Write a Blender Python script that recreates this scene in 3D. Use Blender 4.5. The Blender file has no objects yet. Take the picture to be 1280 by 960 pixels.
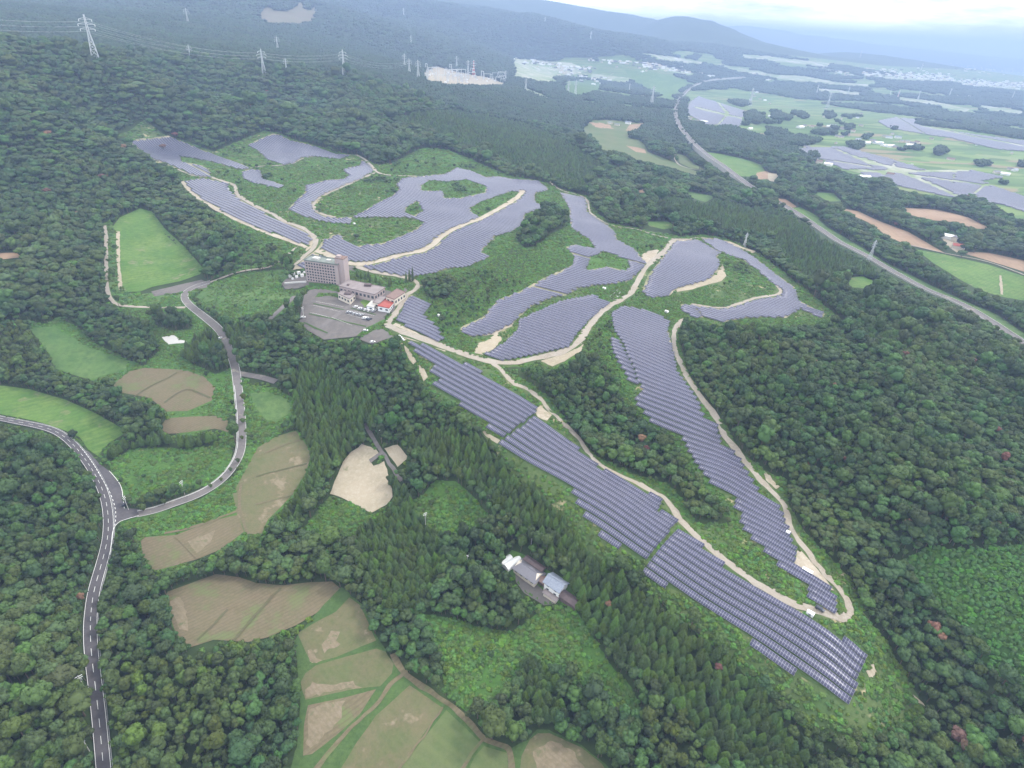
import bpy, math, random
import numpy as np
from mathutils import Vector, Matrix
from mathutils.geometry import delaunay_2d_cdt
rng = np.random.default_rng(7)
random.seed(7)
SC = bpy.context.scene
COL = SC.collection
PI = math.pi
# ------------------------------------------------------------------ camera
F_PX, PITCH, ROLL, CAMZ = 745.0, math.radians(31.1), math.radians(3.0), 262.0
CP_, SP_, CR_, SR_ = math.cos(PITCH), math.sin(PITCH), math.cos(ROLL), math.sin(ROLL)
cam = bpy.data.cameras.new('camera'); cam_o = bpy.data.objects.new('camera', cam); COL.objects.link(cam_o)
cam.sensor_fit = 'HORIZONTAL'; cam.sensor_width = 36.0; cam.lens = 36.0 * F_PX / 1280.0
cam.clip_start = 1.0; cam.clip_end = 200000.0
cam_o.matrix_world = Matrix.Translation((0, 0, CAMZ)) @ Matrix.Rotation(PI / 2 - PITCH, 4, 'X') @ Matrix.Rotation(ROLL, 4, 'Z')
SC.camera = cam_o

def ray(u, v):
    u = np.asarray(u, float); v = np.asarray(v, float)
    x = (u - 640) / F_PX; y = -(v - 480) / F_PX
    x, y = x * CR_ - y * SR_, x * SR_ + y * CR_
    return x, CP_ + y * SP_, -SP_ + y * CP_

def project(x, y, z):
    z = z - CAMZ
    cz = y * CP_ - z * SP_; cy = y * SP_ + z * CP_; cx = x
    cz = np.where(cz > 1.0, cz, 1.0)
    a, b = cx * CR_ + cy * SR_, -cx * SR_ + cy * CR_
    return 640 + F_PX * a / cz, 480 - F_PX * b / cz, cz

# ------------------------------------------------------------------ numpy value noise
def _hash(i, j, s):
    n = (i.astype(np.int64) * 374761393 + j.astype(np.int64) * 668265263 + s * 974634777) & 0x7fffffff
    n = ((n ^ (n >> 13)) * 1274126177) & 0x7fffffff
    return ((n ^ (n >> 16)) & 0xffff) / 65535.0

def vnoise(x, y, s=0):
    xi = np.floor(x); yi = np.floor(y); fx = x - xi; fy = y - yi
    fx = fx * fx * (3 - 2 * fx); fy = fy * fy * (3 - 2 * fy)
    a = _hash(xi, yi, s); b = _hash(xi + 1, yi, s); c = _hash(xi, yi + 1, s); d = _hash(xi + 1, yi + 1, s)
    return (a + (b - a) * fx) * (1 - fy) + (c + (d - c) * fx) * fy - 0.5

def fbm(x, y, s=0, o=3):
    r = 0; a = 1.0
    for k in range(o):
        r = r + a * vnoise(x, y, s + k); x = x * 2.03 + 13.7; y = y * 2.03 + 5.1; a *= 0.5
    return r

# ------------------------------------------------------------------ terrain: heights through surveyed points
# (u, v, z) = a spot of the photo lies at height z ; (u, v, 'D', d) = it lies d metres away
CTRL = [(0, 960, 14), (60, 800, 22), (0, 700, 20), (60, 620, 10), (130, 900, 6), (128, 760, 4), (150, 640, 0), (40, 530, 2), (0, 500, 3), (110, 560, 0), (250, 900, 12), (230, 840, 10),
 (200, 490, 8), (200, 600, 1), (100, 440, 10), (0, 430, 20), (0, 390, 26), (190, 310, 26), (150, 375, 22), (235, 370, 22), (280, 430, 15), (300, 540, 6), (300, 390, 30), (350, 350, 38),
 (410, 395, 39), (384, 352, 42), (430, 355, 42), (470, 405, 40), (340, 480, 18), (400, 500, 16), (460, 600, 6), (350, 600, 4), (320, 760, 2), (430, 800, 1), (500, 920, 0), (640, 960, -1), (720, 940, 0),
 (520, 720, 6), (570, 650, 5), (580, 800, 3), (680, 720, 9), (720, 800, 5), (790, 880, 4), (880, 940, 8), (900, 900, 6), (600, 610, 16), (520, 540, 24), (480, 480, 30),
 (500, 425, 44), (600, 470, 43), (640, 540, 38), (760, 640, 34), (700, 600, 34), (830, 690, 30), (950, 750, 29), (937, 806, 24), (1085, 815, 25), (1061, 881, 22), (1060, 770, 31), (1120, 860, 14), (1150, 940, 8), (1000, 930, 10), (820, 760, 20),
 (680, 500, 41), (760, 520, 30), (820, 570, 27), (870, 640, 28), (850, 500, 44), (900, 600, 38), (960, 680, 34), (800, 440, 48), (880, 480, 46), (940, 580, 38),
 (1000, 500, 52), (1100, 600, 50), (1200, 700, 42), (1250, 520, 44), (1280, 800, 36), (1120, 760, 22), (1180, 850, 16), (1280, 950, 20), (1280, 640, 42), (1000, 620, 34), (1060, 440, 50), (1160, 420, 38), (1280, 450, 22),
 (700, 380, 50), (650, 430, 46), (620, 400, 48), (600, 370, 46), (680, 300, 58), (620, 260, 60), (540, 300, 56), (480, 290, 55), (450, 325, 48), (400, 290, 54), (350, 290, 52), (300, 250, 56), (270, 200, 60), (180, 185, 62), (230, 230, 56), (360, 190, 62), (430, 210, 62), (560, 220, 62),
 (760, 300, 54), (800, 330, 53), (850, 320, 52), (900, 345, 48), (870, 385, 46), (980, 350, 44), (1030, 395, 42), (780, 400, 47),
 (100, 300, 44), (40, 330, 40), (0, 300, 52), (60, 240, 62), (0, 200, 95), (120, 200, 72), (100, 150, 'D', 1050), (0, 130, 'D', 1100), (260, 150, 66), (400, 150, 62), (300, 120, 'D', 1380), (0, 60, 'D', 1800), (120, 78, 'D', 1350), (0, 5, 'D', 3000), (200, 95, 'D', 1480),
 (240, 75, 'D', 1750), (330, 97, 'D', 1650), (431, 97, 'D', 1750), (390, 60, 'D', 2600), (355, 35, 'D', 3200), (355, 0, 'D', 4000), (240, 20, 'D', 3000), (130, 5, 'D', 3600), (0, -60, 'D', 5500), (300, -60, 'D', 7000),
 (480, 120, 'D', 1500), (560, 100, 42), (630, 105, 36), (560, 150, 52), (640, 140, 40), (700, 180, 40), (640, 190, 50), (720, 130, 14), (760, 180, 6), (800, 230, 20), (760, 240, 40), (850, 250, 25), (880, 210, 2), (930, 240, 12), (950, 290, 32), (1000, 300, 24),
 (480, 75, 'D', 2600), (520, 40, 'D', 3900), (600, 60, 'D', 4300), (640, 30, 'D', 5400), (560, 0, 'D', 6000), (640, -25, 'D', 8500), (690, -8, 'D', 8500), (750, 2, 'D', 8300), (800, 9, 'D', 8000), (860, 17, 'D', 7600), (900, 34, 'D', 7600),
 (700, 60, 'D', 5000), (780, 50, 'D', 5000), (850, 52, 'D', 5600), (930, 62, 'D', 6500), (690, 85, 4), (760, 90, 0), (760, 70, 4), (850, 90, -4), (900, 76, -6), (960, 100, -8), (850, 140, -2), (1000, 150, -4), (1030, 60, 'D', 9500), (1100, 68, 'D', 9500), (980, 78, -8),
 (1100, 200, -6), (1200, 160, -8), (1280, 180, -10), (1280, 240, -6), (1280, 300, -2), (1280, 360, 2), (1150, 280, 2), (1080, 260, 2), (1130, 340, 6), (1200, 380, 8), (1060, 310, 10), (1280, 110, -12), (1100, 110, -10), (1280, 85, -20), (1100, 85, -15),
 (900, 26, 'D', 17000), (960, 37, 'D', 18000), (1040, 50, 'D', 20000), (1120, 58, 'D', 24000)]
_pts = []
for c in CTRL:
    dx, dy, dz = (float(q) for q in ray(c[0], c[1]))
    if c[2] == 'D':
        t = c[3] / math.hypot(dx, dy); z = CAMZ + dz * t
    else:
        z = c[2]; t = (z - CAMZ) / dz
    _pts.append((math.atan2(dx * t, dy * t), math.log(math.hypot(dx * t, dy * t)), z))
for az in (-1.9, -1.4, -1.0, -0.6, -0.2, 0.2, 0.6, 1.0, 1.4, 1.9):
    _pts.append((az, math.log(75), 4.0)); _pts.append((az, math.log(45000), -30 if az > -0.1 else 60))
    _pts.append((az, math.log(28000), -25 if az > 0.1 else 120))
for az, r, z in [(-1.1, 250, 25), (-1.1, 600, 50), (-1.2, 1500, 140), (-1.2, 4000, 300), (-1.7, 500, 40), (-1.7, 3000, 200), (1.1, 300, 24), (1.1, 700, 24), (1.1, 1600, -4), (1.3, 5000, -20), (1.7, 500, 20), (1.7, 3000, -10), (0.75, 12000, -22), (0.45, 13000, -18), (-0.05, 12500, 60), (0.12, 12500, 40)]:
    _pts.append((az, math.log(r), z))
_P = np.array(_pts)
def _phi(d2): return np.sqrt(d2 + 0.06 ** 2)
_A = _phi((_P[:, None, 0] - _P[None, :, 0]) ** 2 + (_P[:, None, 1] - _P[None, :, 1]) ** 2)
_n = len(_P)
_M = np.zeros((_n + 1, _n + 1)); _M[:_n, :_n] = _A - np.eye(_n) * 0.012; _M[:_n, _n] = 1; _M[_n, :_n] = 1
_W = np.linalg.solve(_M, np.append(_P[:, 2], 0))
AZ0, AZ1, NA = math.radians(-104), math.radians(104), 760
LR0, LR1, NR = math.log(45.0), math.log(34000.0), 640
azs = np.linspace(AZ0, AZ1, NA); lrs = np.linspace(LR0, LR1, NR)
DA = azs[1] - azs[0]; DL = lrs[1] - lrs[0]
GA, GL = np.meshgrid(azs, lrs)                 # rows: radius, columns: azimuth
HG = np.full(GA.shape, _W[_n])
for k in range(_n):
    HG += _W[k] * _phi((GA - _P[k, 0]) ** 2 + (GL - _P[k, 1]) ** 2)
GR = np.exp(GL); GX = GR * np.sin(GA); GY = GR * np.cos(GA)
_m = np.clip((HG - 120) / 220.0, 0, 1)          # mountains get ridges and gullies
HG += _m * 95 * fbm(GX / 900, GY / 900, 3, 4) * np.clip((GR - 1300) / 2500, .0, 1.3)
HG += 5.0 * fbm(GX / 150, GY / 140, 9, 3) * np.clip((GR - 200) / 500, .25, 1) * np.clip((HG + 2) / 25, .1, 1)
HG = np.where(HG > 420, 420 + 150 * np.tanh((HG - 420) / 220), HG)
HG -= GR * GR / (2 * 8.0e6)

def height(x, y):
    r = np.hypot(x, y); a = (np.arctan2(x, y) - AZ0) / DA; l = (np.log(np.maximum(r, 46.0)) - LR0) / DL
    a = np.clip(a, 0, NA - 1.001); l = np.clip(l, 0, NR - 1.001)
    i = a.astype(int) if hasattr(a, 'astype') else int(a); j = l.astype(int) if hasattr(l, 'astype') else int(l)
    fa = a - i; fl = l - j
    return (HG[j, i] * (1 - fa) + HG[j, i + 1] * fa) * (1 - fl) + (HG[j + 1, i] * (1 - fa) + HG[j + 1, i + 1] * fa) * fl

def unproject(u, v):
    """photo spots -> points of the terrain (first hit)"""
    dx, dy, dz = ray(u, v); dx = np.atleast_1d(dx); dy = np.atleast_1d(dy); dz = np.atleast_1d(dz)
    hz = np.hypot(dx, dy); lo = np.full(dx.shape, 90.0); hi = np.full(dx.shape, 50000.0); found = np.zeros(dx.shape, bool)
    d = 90.0; prev = np.full(dx.shape, 90.0)
    while d < 50000:
        t = d / hz
        hit = (~found) & (CAMZ + dz * t < height(dx * t, dy * t))
        hi[hit] = d; lo[hit] = prev[hit]; found |= hit
        prev[:] = d; d *= 1.012
    for _ in range(14):
        m = (lo + hi) / 2; t = m / hz; b = CAMZ + dz * t < height(dx * t, dy * t)
        hi = np.where(b, m, hi); lo = np.where(b, lo, m)
    t = hi / hz; x = dx * t; y = dy * t
    return x, y, height(x, y)

def at(u, v, dz=0.0):
    x, y, z = unproject([u], [v]); return Vector((float(x[0]), float(y[0]), float(z[0]) + dz))
def hz(x, y): return float(height(np.array([x]), np.array([y]))[0])

# ------------------------------------------------------------------ objects, tags, meshes
def tag(o, label=None, cat=None, group=None, kind=None):
    if label: o['label'] = label
    if cat: o['category'] = cat
    if group: o['group'] = group
    if kind: o['kind'] = kind
    return o
def link(name, me, parent=None, loc=None):
    o = bpy.data.objects.new(name, me); COL.objects.link(o)
    if loc is not None: o.location = loc
    if parent: o.parent = parent
    return o
def empty(name, loc=(0, 0, 0), rz=0.0):
    o = bpy.data.objects.new(name, None); COL.objects.link(o); o.location = loc; o.rotation_euler = (0, 0, rz); o.empty_display_size = 2; return o
def np_mesh(name, V, Fc, mat=None, smooth=False):
    me = bpy.data.meshes.new(name)
    V = np.asarray(V, np.float32); Fc = np.asarray(Fc, np.int32); k = Fc.shape[1]
    me.vertices.add(len(V)); me.vertices.foreach_set('co', V.ravel())
    me.loops.add(Fc.size); me.loops.foreach_set('vertex_index', Fc.ravel())
    me.polygons.add(len(Fc)); me.polygons.foreach_set('loop_start', np.arange(0, Fc.size, k, dtype=np.int32))
    me.polygons.foreach_set('use_smooth', np.full(len(Fc), smooth))
    me.update(calc_edges=True); me.validate()
    if mat: me.materials.append(mat)
    return me
class MB:
    """collects boxes, bars, prisms; build() links ONE mesh"""
    def __init__(s): s.v = []; s.f = []; s.m = []; s.mi = 0
    def add(s, vs, fs):
        b = len(s.v); s.v += [tuple(p) for p in vs]; s.f += [tuple(b + i for i in f) for f in fs]; s.m += [s.mi] * len(fs)
    def box(s, x0, y0, z0, x1, y1, z1):
        s.add([(x0, y0, z0), (x1, y0, z0), (x1, y1, z0), (x0, y1, z0), (x0, y0, z1), (x1, y0, z1), (x1, y1, z1), (x0, y1, z1)],
              [(3, 2, 1, 0), (4, 5, 6, 7), (0, 1, 5, 4), (1, 2, 6, 5), (2, 3, 7, 6), (3, 0, 4, 7)])
    def bar(s, a, b, w):
        a = Vector(a); b = Vector(b); d = (b - a).normalized(); q = Vector((0, 0, 1)) if abs(d.z) < .9 else Vector((1, 0, 0))
        e = d.cross(q).normalized() * w / 2; g = d.cross(e).normalized() * w / 2
        s.add([a - e - g, a + e - g, a + e + g, a - e + g, b - e - g, b + e - g, b + e + g, b - e + g],
              [(3, 2, 1, 0), (4, 5, 6, 7), (0, 1, 5, 4), (1, 2, 6, 5), (2, 3, 7, 6), (3, 0, 4, 7)])
    def cyl(s, x, y, z0, z1, r0, r1, n=10, ax='z'):
        vs = []
        for (zz, r) in ((z0, r0), (z1, r1)):
            for k in range(n):
                a = 2 * PI * k / n
                p = (x + r * math.cos(a), y + r * math.sin(a), zz) if ax == 'z' else (x + r * math.cos(a), zz, y + r * math.sin(a))
                vs.append(p)
        s.add(vs, [tuple(range(n)), tuple(range(2 * n - 1, n - 1, -1))] + [(k, (k + 1) % n, n + (k + 1) % n, n + k) for k in range(n)])
    def prism(s, pts, y0, y1):
        """outline in x,z pulled along y"""
        n = len(pts)
        s.add([(p[0], y0, p[1]) for p in pts] + [(p[0], y1, p[1]) for p in pts],
              [tuple(range(n)), tuple(range(2 * n - 1, n - 1, -1))] + [(k, (k + 1) % n, n + (k + 1) % n, n + k) for k in range(n)])
    def mesh(s, name, mats):
        me = bpy.data.meshes.new(name); me.from_pydata(s.v, [], s.f)
        for m in (mats if isinstance(mats, (list, tuple)) else [mats]): me.materials.append(m)
        me.polygons.foreach_set('material_index', s.m); me.update(); 
        import bmesh
        bm = bmesh.new(); bm.from_mesh(me); bmesh.ops.recalc_face_normals(bm, faces=bm.faces); bm.to_mesh(me); bm.free()
        return me
    def build(s, name, mats, parent=None, loc=None): return link(name, s.mesh(name, mats), parent, loc)

# ------------------------------------------------------------------ materials
def mat_new(name):
    m = bpy.data.materials.new(name); m.use_nodes = True; nt = m.node_tree; nt.nodes.clear()
    out = nt.nodes.new('ShaderNodeOutputMaterial'); b = nt.nodes.new('ShaderNodeBsdfPrincipled'); nt.links.new(b.outputs[0], out.inputs[0])
    b.inputs['Roughness'].default_value = .9; b.inputs['Specular IOR Level'].default_value = .2
    return m, nt, b
def nd(nt, t, **kw):
    n = nt.nodes.new('ShaderNode' + t)
    for k, v in kw.items(): setattr(n, k, v)
    return n
def math_n(nt, op, a, b=None, c=None):
    n = nd(nt, 'Math', operation=op)
    for i, q in enumerate((a, b, c)):
        if q is None: continue
        if isinstance(q, (int, float)): n.inputs[i].default_value = q
        else: nt.links.new(q, n.inputs[i])
    return n.outputs[0]
def mixc(nt, f, a, b):
    n = nd(nt, 'Mix', data_type='RGBA')
    for i, q in ((0, f), (6, a), (7, b)):
        if isinstance(q, (int, float)): n.inputs[i].default_value = q
        elif isinstance(q, tuple): n.inputs[i].default_value = (*q, 1)
        else: nt.links.new(q, n.inputs[i])
    return n.outputs[2]
def noise(nt, scale, detail=4, rough=.6, vec=None, dist=0.0):
    n = nd(nt, 'TexNoise'); n.inputs['Scale'].default_value = scale; n.inputs['Detail'].default_value = detail; n.inputs['Roughness'].default_value = rough; n.inputs['Distortion'].default_value = dist
    nt.links.new(vec if vec else pos(nt), n.inputs['Vector']); return n.outputs[0]
def pos(nt): return nd(nt, 'NewGeometry').outputs['Position']
def ramp(nt, f, a, b):
    n = nd(nt, 'MapRange'); n.inputs[1].default_value = a; n.inputs[2].default_value = b; nt.links.new(f, n.inputs[0]); return n.outputs[0]
def ground_mat(name, c1, c2, c3, s1=.02, s2=.25, sh2=.5, c4=None, w4=.62, s4=.08, lines=None, bump=.3):
    """c1/c2 large patches, c3 fine blotches, c4 rare spots; lines=(angle, pitch m, colour, amount)"""
    m, nt, b = mat_new(name)
    col = mixc(nt, ramp(nt, noise(nt, s1, 5, .65), .38, .62), c1, c2)
    col = mixc(nt, math_n(nt, 'MULTIPLY', ramp(nt, noise(nt, s2, 4, .7), .42, .66), sh2), col, c3)
    if c4: col = mixc(nt, ramp(nt, noise(nt, s4, 4, .65), w4, w4 + .07), col, c4)
    if lines:
        a, p, lc, am = lines
        mp = nd(nt, 'Mapping'); mp.inputs['Rotation'].default_value = (0, 0, a); nt.links.new(pos(nt), mp.inputs['Vector'])
        wv = nd(nt, 'TexWave'); wv.inputs['Scale'].default_value = .314 / p * 1.0; wv.inputs['Distortion'].default_value = 2.5; wv.inputs['Detail'].default_value = 2; wv.inputs['Detail Scale'].default_value = .6
        nt.links.new(mp.outputs[0], wv.inputs['Vector'])
        col = mixc(nt, math_n(nt, 'MULTIPLY', ramp(nt, wv.outputs[1], .5, .95), am), col, lc)
    col = mixc(nt, math_n(nt, 'MULTIPLY', ramp(nt, noise(nt, .012, 7, .75, None, .6), .45, .60), .35), col, tuple(q * 1.35 for q in c2))
    col = mixc(nt, math_n(nt, 'MULTIPLY', noise(nt, 1.1, 3, .7), .45), col, tuple(q * .55 for q in c1))
    nt.links.new(col, b.inputs['Base Color'])
    if bump:
        bp = nd(nt, 'Bump'); bp.inputs['Strength'].default_value = bump; bp.inputs['Distance'].default_value = 1.0
        nt.links.new(noise(nt, .7, 4, .7), bp.inputs['Height']); nt.links.new(bp.outputs[0], b.inputs['Normal'])
    return m
def plain_mat(name, c, rough=.7, metal=0.0, var=.25, scale=.8, c2=None, spec=.3):
    m, nt, b = mat_new(name)
    d = c2 or tuple(q * (1 - var) for q in c)
    nt.links.new(mixc(nt, ramp(nt, noise(nt, scale, 5, .65), .35, .7), c, d), b.inputs['Base Color'])
    b.inputs['Roughness'].default_value = rough; b.inputs['Metallic'].default_value = metal; b.inputs['Specular IOR Level'].default_value = spec
    return m
def foliage_mat(name, dark, light, warm, hue=.05, loc_scale=.012, val=.55):
    m, nt, b = mat_new(name)
    oi = nd(nt, 'ObjectInfo'); tc = nd(nt, 'TexCoord')
    n1 = noise(nt, loc_scale, 3, .6, oi.outputs['Location'])
    col = mixc(nt, oi.outputs['Random'], dark, light)
    col = mixc(nt, math_n(nt, 'MULTIPLY', ramp(nt, n1, .45, .68), .75), col, warm)
    nz = noise(nt, .9, 3, .7, tc.outputs['Object'])
    r2 = nd(nt, 'TexWhiteNoise', noise_dimensions='1D'); nt.links.new(oi.outputs['Random'], r2.inputs['W'])
    hs = nd(nt, 'HueSaturation')
    nt.links.new(math_n(nt, 'ADD', math_n(nt, 'MULTIPLY', r2.outputs[0], hue), .5 - hue / 2), hs.inputs['Hue'])
    nt.links.new(math_n(nt, 'ADD', math_n(nt, 'MULTIPLY', oi.outputs['Random'], .25), .86), hs.inputs['Saturation'])
    nt.links.new(math_n(nt, 'ADD', math_n(nt, 'MULTIPLY', math_n(nt, 'ADD', nz, r2.outputs[0]), val), 1 - val), hs.inputs['Value'])
    nt.links.new(col, hs.inputs['Color']); nt.links.new(hs.outputs[0], b.inputs['Base Color'])
    b.inputs['Roughness'].default_value = .75; b.inputs['Specular IOR Level'].default_value = .25
    return m
M = {}
M['floor'] = ground_mat('undergrowth', (.030, .050, .016), (.040, .065, .020), (.020, .034, .012), .01, .15, .7)
M['grass'] = ground_mat('mown_grass', (.078, .165, .030), (.135, .200, .050), (.046, .110, .020), .03, .22, .8, (.18, .185, .095), .60, .05, lines=(.9, 5, (.055, .12, .03), .45), bump=.4)
M['grass2'] = ground_mat('rough_grass', (.060, .130, .032), (.105, .165, .052), (.036, .080, .024), .04, .22, .8, (.16, .17, .07), .66, .05)
M['paddygrass'] = ground_mat('field_grass', (.080, .130, .040), (.120, .125, .060), (.058, .095, .030), .02, .5, .4, (.19, .15, .085), .68, .04, lines=(2.2, 6, (.12, .15, .055), .4), bump=.1)
M['weeds'] = ground_mat('weed_slope', (.050, .125, .022), (.078, .150, .030), (.028, .066, .015), .05, .5, .8, (.21, .17, .09), .72, .07)
M['weedsdry'] = ground_mat('patchy_slope', (.066, .120, .034), (.105, .135, .048), (.036, .070, .020), .05, .5, .8, (.44, .36, .22), .60, .06)
M['soil'] = ground_mat('ploughed_soil', (.150, .118, .074), (.112, .108, .054), (.190, .152, .100), .05, .5, .6, (.120, .150, .058), .55, .05, lines=(.75, 2.2, (.095, .078, .045), .4), bump=.2)
M['soil2'] = ground_mat('stubble_field', (.105, .122, .050), (.148, .118, .072), (.075, .098, .036), .06, .4, .6, (.27, .22, .155), .58, .06, lines=(2.3, 3.0, (.13, .125, .06), .25), bump=.2)
M['soilred'] = ground_mat('red_soil', (.28, .185, .12), (.33, .235, .155), (.21, .15, .095), .02, .2, .5, lines=(.2, 8, (.25, .16, .1), .4), bump=.1)
M['bare'] = ground_mat('bare_earth', (.36, .305, .225), (.27, .235, .165), (.47, .42, .33), .05, .4, .6, (.12, .15, .06), .64, .07)
M['sand'] = ground_mat('pale_bare_ground', (.40, .35, .28), (.29, .245, .175), (.51, .455, .38), .06, .5, .6, (.19, .19, .09), .62, .08, bump=.2)
M['track'] = ground_mat('gravel_track', (.33, .295, .25), (.25, .215, .165), (.41, .37, .315), .05, .7, .6, (.33, .28, .20), .62, .1, bump=.1)
M['asphalt'] = ground_mat('asphalt', (.095, .088, .094), (.075, .070, .076), (.13, .12, .122), .05, .6, .5, (.20, .185, .17), .66, .09, bump=.02)
M['asphalt2'] = ground_mat('old_asphalt', (.165, .150, .145), (.125, .115, .112), (.22, .20, .185), .06, .5, .6, (.31, .275, .22), .60, .08, bump=.05)
M['lot'] = ground_mat('lot_asphalt', (.150, .135, .126), (.110, .100, .094), (.20, .18, .165), .05, .3, .5, (.16, .19, .09), .68, .09, bump=.05)
M['concrete'] = ground_mat('concrete', (.46, .45, .43), (.40, .39, .37), (.54, .53, .5), .05, .5, .5, bump=.05)
M['solarground'] = ground_mat('array_ground', (.050, .095, .026), (.075, .120, .036), (.035, .060, .02), .05, .4, .6, (.42, .35, .23), .66, .05)
M['solarsand'] = ground_mat('array_sand', (.34, .30, .21), (.12, .145, .06), (.45, .39, .29), .03, .3, .5, (.55, .48, .37), .58, .05)
M['verge'] = ground_mat('verge_grass', (.052, .100, .028), (.075, .120, .036), (.035, .070, .020), .05, .5, .7, (.17, .15, .09), .68, .06)
M['palesoil'] = ground_mat('dry_pale_soil', (.205, .165, .112), (.140, .122, .070), (.27, .222, .16), .12, .5, .6, (.10, .12, .05), .60, .15, lines=(2.3, 2.0, (.15, .12, .075), .4))
M['ridge'] = ground_mat('field_ridge', (.10, .085, .05), (.085, .10, .04), (.13, .11, .07), .1, .6, .5)
M['paddy'] = ground_mat('far_paddies', (.15, .22, .08), (.36, .35, .30), (.22, .27, .12), .012, .05, .5, (.45, .44, .42), .56, .01, bump=.0)
M['line'] = plain_mat('road_paint', (.78, .78, .75), .6, var=.15)
M['guard'] = plain_mat('guard_rail', (.62, .62, .62), .45, .3)

def OFF(R_, layer): return (.08 + R_ * .00013) * (1 + .55 * layer)
def plain_fields():
    m, nt, b = mat_new('plain_fields'); mp = nd(nt, 'Mapping'); mp.inputs['Rotation'].default_value = (0, 0, .55); mp.inputs['Scale'].default_value = (1 / 150, 1 / 48, 1); nt.links.new(pos(nt), mp.inputs['Vector'])
    vo = nd(nt, 'TexVoronoi', distance='CHEBYCHEV'); vo.inputs['Scale'].default_value = 1; vo.inputs['Randomness'].default_value = .75; nt.links.new(mp.outputs[0], vo.inputs['Vector']); sp = nd(nt, 'SeparateColor'); nt.links.new(vo.outputs['Color'], sp.inputs[0])
    cr = nd(nt, 'ValToRGB'); e = cr.color_ramp; e.interpolation = 'CONSTANT'; nt.links.new(sp.outputs[0], cr.inputs[0])
    cs = [(.0, (.075, .15, .035)), (.18, (.15, .22, .06)), (.34, (.05, .10, .025)), (.50, (.19, .23, .09)), (.64, (.09, .16, .04)), (.80, (.24, .18, .11)), (.88, (.06, .12, .03))]
    e.elements[0].position = 0; e.elements[0].color = (*cs[0][1], 1); e.elements[1].position = cs[1][0]; e.elements[1].color = (*cs[1][1], 1)
    for p_, c_ in cs[2:]: q = e.elements.new(p_); q.color = (*c_, 1)
    nt.links.new(mixc(nt, math_n(nt, 'MULTIPLY', noise(nt, .03, 4, .7), .5), cr.outputs[0], (.10, .15, .05)), b.inputs['Base Color']); return m
M['plain'] = plain_fields()
# ------------------------------------------------------------------ the map of the land: outlines, each with what grows or stands there
FOREST, CONIFER, CLEAR, SCRUB, SOLAR, ROAD, SPARSE, ROUND, SAPLING, PLAIN = range(10)
def P(s): return [tuple(float(q) for q in p.split(',')) for p in s.split()]
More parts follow.
